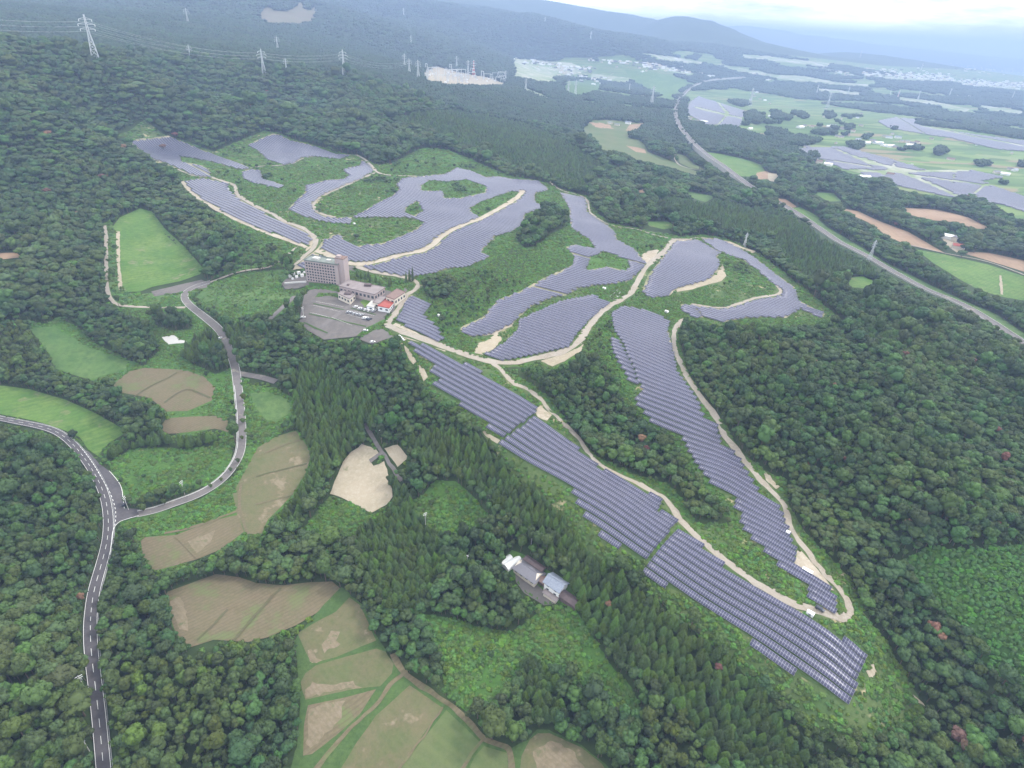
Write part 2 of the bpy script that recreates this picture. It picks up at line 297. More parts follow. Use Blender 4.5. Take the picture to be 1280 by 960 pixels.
# (name, material, land use, outline, label of its cover or None)
LAND = [
 ('plain', 'plain', 10, P('640,72 735,72 850,64 960,66 1100,82 1300,92 1300,172 1200,158 1145,148 1092,142 1035,133 964,120 917,112 857,116 850,125 846,150 800,145 740,132 700,125 650,118 636,100')),
 ('field', 'paddy', CLEAR, P('740,92 790,98 785,104 738,98')), ('field', 'paddy', CLEAR, P('1020,110 1080,116 1075,120 1020,114')),
  ('plain', 'plain', PLAIN, P('857,114 917,111 964,118 1035,131 1092,140 1145,146 1200,156 1280,171 1300,176 1300,290 1280,279 1253,262 1189,250 1125,237 1085,224 1018,203 1001,190 974,177 951,170 927,163 894,160 857,150')),
 ('field', 'paddygrass', CLEAR, P('722,164 740,150 765,150 805,155 790,162 787,172 802,175 810,190 840,202 877,217 870,220 840,210 795,200 777,190 752,188 745,175')),
 ('field', 'soilred', CLEAR, P('735,153 748,153 762,156 768,161 745,160')), ('field', 'soilred', CLEAR, P('787,156 806,154 803,160 792,165 782,163')),
 ('field', 'soilred', CLEAR, P('782,182 795,184 806,187 808,192 795,190')),
 ('field', 'paddygrass', CLEAR, P('845,192 857,195 866,204 882,213 865,211 850,204')), ('field', 'grass', CLEAR, P('882,190 905,193 930,199 952,206 957,216 937,221 915,220 895,202')),
 ('field', 'soilred', CLEAR, P('946,216 957,214 969,218 967,225 952,226 944,222')),
 ('field', 'grass', CLEAR, P('780,87 820,91 860,100 856,108 840,125 820,117 790,100')), ('field', 'grass2', CLEAR, P('702,102 745,99 754,106 752,112 722,121 705,115')),
 ('field', 'paddy', CLEAR, P('640,73 680,76 715,79 733,86 725,92 690,98 660,90 640,82')), ('field', 'paddy', CLEAR, P('642,84 665,90 690,98 700,103 680,104 640,96')),
 ('field', 'grass2', CLEAR, P('724,124 745,127 750,131 730,130')), ('field', 'paddy', CLEAR, P('655,110 668,114 694,126 688,127 668,119 652,112')),
 ('field', 'paddy', CLEAR, P('960,93 1005,95 1047,103 1087,106 1085,109 1047,107 997,101 960,97')), ('field', 'paddy', CLEAR, P('1120,121 1165,126 1212,137 1208,140 1160,131 1120,125')),
 ('field', 'paddy', CLEAR, P('1222,131 1282,139 1282,144 1235,138')), ('field', 'paddy', CLEAR, P('800,78 825,82 870,92 865,95 820,87')), ('field', 'paddy', CLEAR, P('895,80 930,86 962,92 958,96 925,90')),
 ('field', 'paddy', CLEAR, P('1195,101 1282,103 1282,112 1240,110 1200,107')), ('field', 'paddy', CLEAR, P('1075,90 1140,96 1190,98 1190,102 1130,101 1080,95')),
 ('field', 'paddy', CLEAR, P('925,68 960,70 1040,80 1035,84 980,78 930,72')), ('field', 'paddy', CLEAR, P('800,66 850,72 880,78 875,81 830,76')),
 ('field', 'grass2', CLEAR, P('855,238 895,246 882,253 866,248')), ('field', 'soilred', CLEAR, P('797,236 806,237 808,241 799,241')),
 ('field', 'grass', CLEAR, P('805,277 835,277 845,284 830,287 812,283')), ('field', 'grass2', CLEAR, P('773,255 783,260 776,265 771,262')),
 ('field', 'soilred', CLEAR, P('969,248 982,249 997,259 984,261')), ('field', 'grass', CLEAR, P('984,261 1000,259 1012,265 1025,273 1012,278 998,270')), ('field', 'grass', CLEAR, P('1014,240 1042,242 1052,252 1035,252')),
 ('field', 'soilred', CLEAR, P('1045,259 1072,264 1100,277 1135,290 1180,316 1135,307 1110,296 1085,278 1057,266')),
 ('field', 'soilred', CLEAR, P('1130,260 1172,262 1210,272 1240,287 1220,286 1192,278 1160,275 1135,268')),
 ('field', 'soilred', CLEAR, P('1198,315 1235,316 1290,328 1290,343 1235,326')),
 ('field', 'grass', CLEAR, P('1145,312 1180,318 1235,331 1290,349 1290,378 1250,371 1222,362 1197,348 1165,328')),
 ('field', 'grass', CLEAR, P('1060,347 1080,346 1097,354 1090,362 1062,359')), ('field', 'grass2', CLEAR, P('1005,266 1030,290 1080,318 1115,340 1170,366 1205,385 1240,403 1290,436 1290,424 1245,393 1200,374 1160,355 1110,330 1075,308 1035,285 1015,268')),
 ('yard', 'bare', CLEAR, P('1176,296 1190,299 1205,308 1196,316 1184,308')), ('yard', 'bare', CLEAR, P('960,216 975,218 970,228 960,226')),
 ('substation_yard', 'bare', CLEAR, P('527,92 545,83 560,87 575,91 607,96 635,106 607,109 557,107 532,102')),
 ('quarry', 'soil', CLEAR, P('322,17 335,8 348,14 362,13 372,4 380,2 384,14 397,5 396,25 370,30 355,31 330,27')),
 # --- slopes of the solar park, islands of scrub
 ('slope', 'weedsdry', SCRUB, P('130,172 160,165 180,150 205,168 212,171 240,180 268,190 300,176 330,164 348,166 365,174 395,182 430,192 452,196 470,206 490,205 520,189 530,185 557,187 590,200 625,216 645,222 675,226 705,238 735,246 742,262 762,280 800,287 850,296 880,294 905,298 925,306 950,318 975,338 1000,357 1040,390 1062,410 1000,414 930,417 880,415 862,405 856,395 850,430 862,470 880,498 905,530 925,565 955,588 984,600 984,628 1005,665 1060,720 1078,765 1112,810 1157,888 1143,915 1100,922 1060,932 1010,917 975,882 940,852 890,807 840,767 790,717 740,700 690,640 640,592 600,540 560,515 538,500 515,468 497,440 485,430 480,405 505,368 500,352 470,345 440,338 400,318 375,335 365,333 372,312 345,292 310,285 290,272 262,258 240,245 225,232 215,215 190,203 170,188')),
 ('clearing', 'weeds', SCRUB, P('475,214 490,206 520,190 530,185 557,187 590,200 622,216 605,220 571,208 556,216 500,221 480,218')),
 ('slope', 'weeds', SPARSE, P('640,450 690,462 728,440 765,392 768,412 783,445 793,480 792,498 812,527 850,547 868,578 890,605 917,632 925,655 870,662 855,645 835,618 790,590 750,576 722,545 690,510 668,490 640,470')),
 ('wood', 'floor', FOREST, P('620,463 640,458 680,465 705,458 735,455 755,470 775,500 800,528 842,562 870,600 900,638 915,655 870,655 850,620 835,605 790,592 745,570 722,545 705,525 690,500 660,478 640,466')),
 ('slope', 'weeds', SPARSE, P('653,281 682,262 700,252 712,262 713,285 735,298 745,312 707,309 718,321 716,332 676,350 649,365 623,375 609,393 573,411 560,428 548,409 529,394 538,381 520,360 545,345 590,332 612,322 620,297')),
 ('wood', 'floor', FOREST, P('527,350 560,342 568,360 560,374 540,375 530,366')), ('wood', 'floor', FOREST, P('655,285 668,268 690,262 706,270 708,284 690,292 672,308 655,310 645,300')),
 ('wood', 'floor', SPARSE, P('560,345 600,335 640,310 672,312 690,330 650,350 610,365 575,380')),
 ('slope', 'weeds', SPARSE, P('250,262 290,270 310,285 345,292 372,311 365,333 305,338 262,350 296,325 285,290')),
 ('slope', 'weeds', SPARSE, P('769,285 796,287 834,298 826,311 800,319 788,311 771,300')),
 ('slope', 'weedsdry', SCRUB, P('805,372 837,374 845,380 860,385 850,398 835,400 815,388 785,380 768,388 765,380 785,370')),
 # --- lowland clearings
 ('meadow', 'grass', CLEAR, P('0,482 37,487 82,500 120,517 160,540 135,555 122,570 110,562 100,547 85,540 50,528 0,518 -60,505 -60,470')),
 ('meadow', 'grass', CLEAR, P('137,580 170,562 200,562 225,566 262,562 277,557 290,567 287,585 270,602 225,618 160,627 152,615 140,592')),
 ('slope', 'weeds', SCRUB, P('122,570 137,580 142,592 152,610 162,628 225,618 270,602 287,585 291,560 290,545 295,480 288,440 270,408 240,380 235,368 190,370 150,385 128,375 126,300 150,268 130,280 122,360 60,405 0,400 0,412 40,410 70,442 112,476 160,482 200,500 225,545 205,560 165,560 135,558')),
 ('slope', 'weeds', SCRUB, P('147,652 172,642 200,640 250,625 300,590 330,550 372,538 392,565 383,595 366,622 337,652 327,670 270,690 205,715 190,716 215,730 210,745 205,760 235,812 222,800 200,760 175,700 165,670')),
 ('slope', 'weeds', SCRUB, P('300,480 345,485 370,500 372,530 330,552 305,590 300,570 303,530')),
 ('wood', 'floor', FOREST, P('30,478 60,470 110,478 150,490 190,500 208,520 205,545 190,552 160,540 120,515 80,497 40,486')), ('wood', 'floor', FOREST, P('125,568 140,552 165,545 200,548 240,545 272,533 281,546 262,558 225,562 180,556 160,564 138,578')),
 ('wood', 'floor', FOREST, P('80,330 125,290 132,340 135,385 155,395 185,412 200,438 180,458 160,450 120,430 95,408 75,398 60,395 60,350')), ('wood', 'floor', FOREST, P('225,445 245,430 268,415 284,432 291,460 270,467 245,458')), ('wood', 'floor', FOREST, P('192,262 215,270 240,300 275,322 296,320 292,338 262,341 235,320 205,292')),
 ('wood', 'floor', FOREST, P('190,395 215,392 240,400 240,412 215,414 195,408')), ('wood', 'floor', FOREST, P('165,690 190,716 215,732 205,760 230,812 180,830 140,800 140,740')),
 ('meadow', 'grass2', CLEAR, P('37,411 67,408 101,429 134,443 160,451 158,461 111,475 67,461 60,441')),
 ('meadow', 'grass', CLEAR, P('140,285 150,272 175,261 190,265 207,287 232,310 255,337 250,343 225,352 190,359 175,365 153,365 148,340')),
 ('meadow', 'grass2', SCRUB, P('130,290 140,280 148,300 150,350 156,366 175,368 240,362 262,352 256,362 232,372 228,384 170,385 145,380 136,367')),
 ('meadow', 'grass2', SCRUB, P('238,378 252,365 265,354 300,342 356,337 362,345 350,360 372,372 363,387 336,402 289,410 269,397 250,385')),
 ('field', 'soil', CLEAR, P('141,481 161,465 181,460 232,463 255,471 269,485 265,501 235,514 208,515 188,498 151,491')),
 ('field', 'soil', CLEAR, P('201,535 208,523 240,521 269,520 289,528 289,542 269,536 232,541 208,543')),
 ('field', 'soilred', CLEAR, P('-5,317 20,316 28,322 0,325')), ('field', 'grass2', CLEAR, P('313,492 335,490 360,500 365,515 345,527 333,525 318,508')),
 ('field', 'soil2', CLEAR, P('322,560 345,546 370,539 378,550 390,567 382,592 365,620 335,650 327,668 307,668 296,642 291,618 303,595')),
 ('field', 'soil', CLEAR, P('176,677 180,672 220,669 270,650 297,644 305,665 277,687 245,700 205,711 192,714 179,697')),
 ('field', 'soil', CLEAR, P('205,750 210,740 237,730 270,718 300,722 320,729 352,732 390,728 415,727 427,737 395,767 370,782 335,797 310,803 267,800 237,810 220,792')),
 ('verge', 'verge', CLEAR, P('427,733 440,745 455,758 470,795 490,825 510,850 545,868 570,888 605,922 640,935 660,925 672,912 687,913 727,932 760,958 790,1010 350,1010 372,930 375,880 372,840 368,800 395,767')),
 ('field', 'soil2', CLEAR, P('372,792 395,778 420,765 437,747 450,757 460,778 467,795 470,801 420,822 390,829 382,815')),
 ('field', 'soil2', CLEAR, P('382,842 395,832 430,822 470,811 482,815 492,830 490,842 475,858 440,862 382,875 375,855')),
 ('field', 'soil', CLEAR, P('385,882 432,872 470,862 450,893 420,920 390,943 379,945 380,907')),
 ('field', 'soil2', CLEAR, P('512,857 553,885 515,938 495,965 480,1005 400,1005 445,930 470,895')), ('field', 'paddygrass', CLEAR, P('558,888 602,930 590,945 562,1005 484,1005 498,965 518,938')), ('field', 'paddygrass', CLEAR, P('605,933 634,942 638,1005 566,1005 594,945')),
 ('field', 'soil2', CLEAR, P('672,917 687,917 727,935 752,955 785,1005 645,1005 652,945 662,925')),
 ('dry_patch', 'palesoil', CLEAR, P('402,806 408,796 416,788 425,790 420,802 428,806 412,812 404,818')), ('dry_patch', 'palesoil', CLEAR, P('384,812 390,810 396,822 404,824 396,828 388,826')), ('dry_patch', 'palesoil', CLEAR, P('382,862 392,852 410,856 440,852 452,858 430,862 400,868 384,872')), ('dry_patch', 'palesoil', CLEAR, P('387,888 405,880 430,876 426,900 408,918 390,936 383,930')), ('dry_patch', 'palesoil', CLEAR, P('212,752 226,745 232,765 236,790 226,788 216,770')), ('dry_patch', 'palesoil', CLEAR, P('236,676 256,668 270,662 262,680 246,690 240,684')), ('dry_patch', 'palesoil', CLEAR, P('668,940 690,925 715,938 730,960 700,975 670,965')),
 ('clearing', 'bare', CLEAR, P('452,556 470,562 474,568 462,575 467,582 480,577 487,597 491,622 482,632 465,641 432,625 412,617 422,592 432,572')), ('clearing', 'bare', CLEAR, P('481,560 497,557 511,572 497,584')),
 ('clearing', 'weeds', SCRUB, P('412,620 440,630 470,645 485,638 470,660 440,675 395,672 365,675 385,655 400,635')),
 ('clearing', 'weeds', SCRUB, P('545,600 570,602 590,620 615,650 607,665 557,677 530,660 512,632 532,615')),
 ('clearing', 'weeds', SCRUB, P('525,767 570,775 600,785 640,790 680,762 722,765 740,795 760,827 790,860 802,890 780,905 750,870 705,848 660,820 640,860 607,895 582,890 560,870 547,825 532,785')),
 ('yard', 'weeds', CLEAR, P('624,702 640,688 654,693 668,702 690,717 704,722 720,746 720,755 708,758 697,755 680,756 655,740 643,724')), ('yard', 'lot', CLEAR, P('643,712 655,712 668,728 690,748 697,755 680,757 655,742 645,728')),
 ('yard', 'concrete', CLEAR, P('202,422 217,419 225,425 234,427 232,429 210,431')), ('parking', 'lot', CLEAR, P('189,365 222,357 252,350 263,355 258,360 225,366 193,371')),
 ('hotel_ground', 'lot', CLEAR, P('380,330 436,318 446,345 482,356 508,361 511,371 496,379 492,390 470,390 440,378 410,364 384,357')), ('parking', 'lot', CLEAR, P('374,402 380,370 388,362 415,360 440,357 480,378 485,388 480,402 462,412 445,421 405,425 385,414')), ('parking', 'lot', CLEAR, P('352,355 358,349 385,345 388,356 372,361 357,362')),
 ('parking', 'lot', CLEAR, P('455,412 478,411 492,421 465,431 450,425')), ('lawn', 'grass', CLEAR, P('450,378 457,373 466,377 456,385')),
 ('lawn', 'weeds', SCRUB, P('434,338 470,345 505,360 505,368 470,360 435,349')),
 ('wood', 'weeds', SAPLING, P('1130,700 1160,685 1210,688 1280,680 1330,680 1330,900 1280,890 1230,830 1180,770 1140,735')),
 ('hedge_bed', 'weeds', SCRUB, P('386,354 420,356 428,360 424,365 400,361 386,361')), ('hedge_bed', 'weeds', SCRUB, P('457,410 480,400 484,402 470,412 452,422 446,421')), ('hedge_bed', 'weedsdry', SCRUB, P('398,366 420,366 432,372 428,374 412,370 394,372')),
 ('bare_slope', 'bare', CLEAR, P('592,441 598,430 612,424 622,416 628,425 615,438 604,444')), ('bare_slope', 'bare', CLEAR, P('676,452 700,444 722,436 730,430 726,440 706,452 690,458')), ('bare_slope', 'sand', CLEAR, P('800,322 808,315 822,312 828,316 815,330 806,334')), ('bare_slope', 'sand', CLEAR, P('996,688 1003,690 1028,720 1042,738 1034,739 1016,722 1000,714 991,705')),
 ('bare_slope', 'sand', CLEAR, P('716,428 728,416 738,398 745,392 748,398 738,412 728,430 712,438')), ('bare_slope', 'sand', CLEAR, P('484,410 495,404 520,416 545,428 562,436 556,440 530,430 500,421')), ('bare_slope', 'bare', CLEAR, P('885,350 896,342 903,330 908,345 902,352 888,355 866,362 846,366 845,362')), ('bare_slope', 'sand', CLEAR, P('668,512 676,508 690,520 684,526 672,522')), ('bare_slope', 'sand', CLEAR, P('826,405 835,414 842,420 838,432 830,424')), ('bare_slope', 'bare', CLEAR, P('896,300 912,302 930,310 945,314 940,318 922,309')), ('bare_slope', 'bare', CLEAR, P('953,588 962,595 974,609 970,612 958,602')),
 ('bare_slope', 'sand', CLEAR, P('573,411 590,421 618,419 640,408 642,404 618,413 592,415')), ('bare_slope', 'bare', CLEAR, P('390,296 402,300 398,320 380,336 366,338 380,318')),
 ('bare_slope', 'bare', CLEAR, P('505,432 513,440 520,452 516,456 508,445')), ('bare_slope', 'bare', CLEAR, P('521,454 530,462 535,472 530,477 524,466')), ('bare_slope', 'bare', CLEAR, P('600,534 612,544 625,551 621,555 606,546')),
 ('bare_slope', 'bare', CLEAR, P('1140,868 1150,876 1156,884 1146,878')), ('bare_slope', 'bare', CLEAR, P('1082,838 1092,828 1096,842 1088,850')),
]
# solar blocks: name, ground, outline, phrase used in the labels
BLOCKS = [
 ('solarsand', 'far upper left block under the wooded hill', 0, P('160,176 185,173 205,171 211,170 239,182 268,194 293,202 313,210 303,213 268,203 243,198 224,195 228,203 252,207 262,214 265,222 244,220 213,206 190,198 173,188')),
 ('solarsand', 'long left block beside the dark wood', 1, P('228,227 255,223 285,229 287,239 302,251 331,267 357,279 384,289 390,301 384,308 361,299 329,287 298,274 268,258 241,241')),
 ('solarsand', 'small left block between two scrub patches', 2, P('302,215 313,212 325,213 329,224 355,232 350,236 319,229 304,224')),
 ('solarsand', 'topmost block at the forest edge', 3, P('310,181 340,168 348,168 361,175 390,182 420,193 440,194 427,199 395,196 378,197 366,205 354,206 334,199 320,187')),
 ('solarsand', 'curved upper block right of the topmost one', 4, P('360,262 370,252 382,240 382,232 407,226 430,224 437,219 427,212 450,207 452,200 467,210 465,216 445,226 420,239 398,249 391,256 394,263 404,269 420,273 440,272 438,280 415,279 395,275 375,269')),
 ('solarsand', 'large central block above the hotel', 5, P('440,272 455,264 474,253 491,245 499,237 495,230 503,223 535,220 556,218 571,210 590,214 607,222 624,221 640,224 672,226 686,237 669,243 669,254 682,258 657,268 653,281 640,290 620,295 602,315 612,322 587,332 560,337 540,342 520,345 490,345 465,337 445,331 425,322 400,311 403,300 425,292 431,302 445,308 480,304 500,296 518,288 530,278 510,272')),
 ('solarsand', 'slanting block right of the scrub hill', 6, P('700,241 705,242 731,247 735,266 758,281 769,290 771,300 792,311 809,330 792,347 779,355 741,357 724,361 707,370 693,371 661,385 645,402 617,417 588,421 573,411 609,393 610,388 623,375 649,365 676,350 716,332 718,321 707,309 720,306 745,312 735,298 713,285 712,262')),
 ('solarground', 'middle block inside the bend of the track', 7, P('649,400 675,388 705,375 740,369 766,376 740,396 716,424 712,434 687,439 650,447 618,451 602,442 612,441 628,430 647,412')),
 ('solarsand', 'square upper right block', 8, P('845,300 872,300 902,317 897,322 900,331 897,340 885,350 845,362 837,370 815,372 802,365 810,345 825,325')),
 ('solarsand', 'far right block curving along the forest', 9, P('876,299 896,298 922,309 944,323 969,343 993,359 997,376 1032,393 1026,398 1001,386 982,398 960,396 927,398 904,403 876,395 860,382 865,380 899,386 927,380 949,373 976,370 969,357 946,337 929,325 900,315 885,305')),
 ('solarground', 'long right block tapering down the spur', 10, P('765,390 780,382 815,390 837,402 834,415 840,435 847,465 857,480 870,495 880,522 895,527 902,555 920,565 935,592 950,617 960,625 975,635 982,652 988,672 997,689 992,705 1016,722 1040,738 1047,752 1045,766 1007,745 1012,732 992,720 969,707 972,701 955,688 925,655 927,642 917,630 922,622 885,600 867,575 850,542 812,525 792,499 805,487 797,474 790,460 780,430 767,410')),
 ('solarground', 'short stepped block in the weeds by the right block', 11, P('764,420 774,426 789,452 799,480 790,482 776,456 766,438')),
 ('solarground', 'block beside the hotel access track', 12, P('518,369 538,381 529,394 548,409 550,418 558,428 541,424 495,401 503,388 507,375')),
 ('solarground', 'upper block of the front strip', 13, P('505,427 533,431 602,465 600,469 640,488 668,506 672,515 630,545 609,534 612,528 538,482 550,474 537,462 545,456 531,448')),
 ('solarground', 'middle block of the front strip', 14, P('623,554 667,521 702,540 710,550 745,581 827,625 822,636 847,652 805,700 747,668 752,662 727,645 733,637 711,618 716,611 640,567')),
 ('solarground', 'lowest block of the front strip, nearest the camera', 15, P('845,662 875,680 905,702 925,718 960,742 1010,770 1085,815 1061,881 1000,845 937,806 941,797 900,770 860,745 800,717')),
 ('solarsand', 'small block behind the hotel', 16, P('367,332 384,314 402,321 424,334 410,340 380,336')),
 ('solarsand', 'small block beside the branching track', 17, P('850,380 868,384 880,398 866,396 852,388')),
 ('paddy', 'array on the plain by the curving expressway', 18, P('873,121 931,139 924,158 883,156 857,141 863,128')),
 ('paddy', 'large array on the plain', 19, P('992,186 1055,184 1115,200 1157,213 1213,213 1255,222 1225,226 1250,236 1280,246 1290,268 1253,256 1189,247 1125,233 1085,220 1055,212 1022,197')),
 ('paddy', 'farthest array on the plain', 20, P('1097,152 1120,147 1147,150 1145,156 1200,166 1290,178 1290,190 1247,187 1185,172 1160,169 1110,160')),
]
ISLANDS = [P('508,260 522,252 529,264 518,270 508,267'), P('527,233 537,226 560,227 584,225 607,233 607,241 575,248 556,248 552,239 527,239'), P('588,260 603,252 640,239 649,241 636,254 600,272 590,266'),
 P('733,334 739,321 758,315 785,325 788,334 781,339 758,334 733,338'), P('747,373 752,362 765,356 780,352 786,358 787,368 775,377 765,379'), P('671,241 684,240 700,246 708,262 700,268 690,256 672,252')]
FAR_GAPS = [P('868,133 880,136 930,148 930,150 880,139 867,135'), P('893,126 897,126 912,142 899,157 895,157 907,143'), P('1055,212 1120,213 1213,212 1213,215 1120,217 1060,216'), P('1100,218 1118,203 1122,204 1104,221'), P('1188,229 1192,215 1195,215 1192,230'), P('1080,197 1150,222 1200,245 1195,247 1145,225 1078,199'), P('1040,186 1046,186 1090,203 1150,214 1146,216 1086,206'), P('1020,198 1090,208 1090,210 1024,200'), P('1150,157 1290,184 1290,186 1148,158'), P('1120,147 1123,147 1160,169 1156,169'), P('1230,228 1234,228 1216,250 1211,250'), P('1140,218 1240,232 1238,234 1138,220')]
# tracks and roads: name, material, width in metres, line, label
WAYS = [
 ('gravel_track', 'track', 5.6, P('862,300 843,300 838,304 825,320 808,334 796,354 787,369 765,381 747,395 732,415 722,430 705,440 670,448 640,454 615,453 592,447 570,440 550,432 532,425 510,418 495,412 484,407')),
 ('gravel_track', 'track', 5.0, P('484,407 490,397 500,384 507,372 513,365 524,360 520,352 500,346 470,341 445,334')),
 ('gravel_track', 'track', 3.8, P('615,453 626,463 640,479 656,486 668,492 678,502 690,517 708,532 725,552 738,570 748,581 780,597 820,617 837,628 843,640 850,650 875,675 910,705 935,722 960,738 975,747 997,757 1020,765 1035,769 1052,773 1062,772 1064,764 1060,752 1045,733 1025,711 1012,695 1000,679 988,660 980,632 968,617 952,603 927,572 915,556 905,545 895,522 880,502 870,490 860,474 848,450 843,435 842,420 846,407 855,399')),
 ('gravel_track', 'track', 3.2, P('843,300 836,298 819,295 796,287 771,284 758,280 745,272 737,265 736,256 730,247 718,243 703,239 691,231 688,226')),
 ('gravel_track', 'track', 3.2, P('862,300 868,298 890,299')), ('gravel_track', 'track', 3.5, P('866,381 880,383 899,386 915,383 927,379 949,372 968,370 976,367 974,360 969,356')),
 ('gravel_track', 'sand', 8.0, P('653,238 651,243 640,252 619,264 600,274 575,283 562,290 550,296 546,303 531,313 501,319 470,328 442,331 430,328 413,319 398,314')),
 ('gravel_track', 'track', 4.5, P('445,194 453,198 460,203 468,212 470,216 480,219 495,220 520,221')), ('gravel_track', 'track', 4.5, P('470,216 458,221 445,227 417,239 397,249 390,257 393,264 402,269 420,272')),
 ('gravel_track', 'track', 5.0, P('264,222 275,226 285,229 295,232 294,241 306,251 331,264 345,269 352,277 378,285 393,296 397,306 388,315 376,325 369,332')),
 ('gravel_track', 'track', 3.2, P('160,176 175,188 191,199 214,208 240,220 262,222')), ('gravel_track', 'sand', 5.0, P('228,227 241,243 268,260 298,276 330,290 361,301 384,310')), ('gravel_track', 'track', 3.2, P('303,213 314,211 324,208 340,208 354,207 366,206 378,198 392,196')),
 ('field_path', 'track', 3.2, P('131,282 133,300 133,340 135,365 145,381 170,384 200,385 232,385')), ('field_path', 'bare', 3.0, P('148,290 148,320 150,350 151,363')),
 ('field_path', 'track', 3.0, P('370,310 340,333 300,340 262,354')), ('field_path', 'soil', 2.6, P('492,818 497,832 508,845 530,860 545,869 570,888 590,908 606,925 622,932 638,936 639,960 640,1000')),
 ('field_path', 'soil', 2.0, P('510,840 495,848 485,862 470,882 450,900 432,918 410,942 392,965')), ('field_path', 'lot', 2.4, P('456,530 462,540 470,554 478,566 487,580 495,592 502,602')), ('field_path', 'lot', 3.5, P('478,566 470,572 463,577')),
 ('field_path', 'track', 3.0, P('1135,306 1180,317 1235,328 1290,348')), ('field_path', 'bare', 3.0, P('1250,345 1251,357 1252,369')),
 ('field_path', 'track', 4.0, P('845,185 843,196 848,206 865,212 892,215 905,216')), ('field_path', 'track', 4.0, P('767,92 760,98 759,107')), ('field_path', 'track', 4.0, P('762,117 800,127 825,136 827,146')),
 ('field_path', 'track', 5.0, P('975,183 990,188 1005,196')), ('field_path', 'track', 6.0, P('1030,92 1028,86 1040,80 1058,78')),
 ('field_path', 'ridge', 1.3, P('285,762 268,780 247,801')), ('field_path', 'ridge', 1.5, P('351,736 330,758 310,780 292,802')), ('field_path', 'ridge', 1.2, P('320,596 350,588 384,580')), ('field_path', 'soil', 1.6, P('320,631 345,625 366,618')), ('field_path', 'soil', 1.4, P('332,566 352,558 374,551')),
 ('field_path', 'ridge', 1.3, P('168,497 180,488 195,480 210,473 222,466')), ('field_path', 'ridge', 1.3, P('205,504 222,492 236,486 250,492 262,498')), ('field_path', 'soil', 1.4, P('220,670 230,680 240,690 248,700')), ('field_path', 'soil', 1.6, P('303,600 298,625 303,650 310,668')), ('field_path', 'soil', 1.8, P('205,667 240,660 275,648 300,638')),
 ('field_path', 'verge', 1.2, P('392,380 410,384 430,388')), ('field_path', 'verge', 1.2, P('386,393 410,398 440,405 458,409')), ('field_path', 'verge', 1.0, P('438,386 455,390 470,394')), ('field_path', 'verge', 1.5, P('380,404 395,411 410,417')), ('field_path', 'soil', 1.2, P('605,925 592,940 575,965 565,1000')), ('field_path', 'soil', 1.0, P('553,884 535,912 515,940 495,966 485,1000')),
 ('access_road', 'asphalt2', 6.0, P('172,643 195,638 217,630 245,620 270,606 287,590 299,570 302,550 301,520 298,490 296,472 293,455 285,435 277,416 262,402 248,391 236,381 230,371 236,362 252,356 263,353')),
 ('access_road', 'asphalt2', 5.0, P('298,467 312,470 330,473 345,478')), ('access_road', 'asphalt2', 5.0, P('335,402 352,386 362,377 370,370')),
 ('expressway', 'asphalt2', 13.0, P('1310,452 1280,431 1250,411 1235,401 1205,383 1180,372 1160,364 1135,351 1110,337 1090,325 1072,315 1050,304 1035,294 1020,284 1000,270 970,252 932,230 912,218 892,205 872,189 855,170 847,157 844,142 850,125 865,110 885,102 915,99 935,98')),
 ('main_road', 'asphalt', 5.3, P('-60,512 0,524 25,529 50,534 72,541 87,552 101,567 115,587 126,607 133,627 136,650 135,675 130,697 125,715 120,732 117,745 114,770 114,802 116,827 120,860 124,895 127,927 130,960 133,1000 137,1050')),
]
JUNCTION = P('100,560 112,566 124,580 137,590 152,608 154,625 155,636 173,637 174,646 148,653 141,665 140,690 130,650 126,607')

# ------------------------------------------------------------------ label raster in photo coordinates (with a margin)
MG = 260; RW, RH = 1280 + 2 * MG, 960 + 2 * MG
LAB = np.zeros((RH, RW), np.uint8); BLK = np.full((RH, RW), 255, np.uint8)
def fill(poly, val, arr=LAB, cond=None):
    p = np.array(poly) + MG
    x0, y0 = np.maximum(np.floor(p.min(0)).astype(int), 0); x1, y1 = np.minimum(np.ceil(p.max(0)).astype(int) + 1, (RW, RH))
    if x1 <= x0 or y1 <= y0: return
    X, Y = np.meshgrid(np.arange(x0, x1) + .5, np.arange(y0, y1) + .5)
    m = inside(p, X, Y); arr[y0:y1, x0:x1][m] = val
def inside(p, X, Y):
    m = np.zeros(X.shape, bool); n = len(p)
    for i in range(n):
        ax, ay = p[i]; bx, by = p[(i + 1) % n]
        if ay == by: continue
        c = ((ay > Y) != (by > Y)) & (X < (bx - ax) * (Y - ay) / (by - ay) + ax); m ^= c
    return m
def look(u, v, arr=LAB):
    i = np.clip(np.asarray(u) + MG, 0, RW - 1).astype(int); j = np.clip(np.asarray(v) + MG, 0, RH - 1).astype(int)
    return arr[j, i]
def catmull(pts, step):
    out = []
    n = len(pts)
    for i in range(n - 1):
        p0 = pts[max(i - 1, 0)]; p1 = pts[i]; p2 = pts[i + 1]; p3 = pts[min(i + 2, n - 1)]
        L = math.hypot(p2[0] - p1[0], p2[1] - p1[1]); k = max(1, int(L / step))
        for q in range(k):
            t = q / k; a = [0, 0]
            for c in (0, 1):
                a[c] = .5 * ((2 * p1[c]) + (-p0[c] + p2[c]) * t + (2 * p0[c] - 5 * p1[c] + 4 * p2[c] - p3[c]) * t * t + (-p0[c] + 3 * p1[c] - 3 * p2[c] + p3[c]) * t ** 3)
            out.append(tuple(a))
    out.append(tuple(pts[-1])); return out

# ------------------------------------------------------------------ ground sheet
def grid_ids():
    I = np.arange(NR * NA).reshape(NR, NA); return np.stack([I[:-1, :-1], I[:-1, 1:], I[1:, 1:], I[1:, :-1]], -1).reshape(-1, 4)
gv = np.stack([GX, GY, HG], -1).reshape(-1, 3)
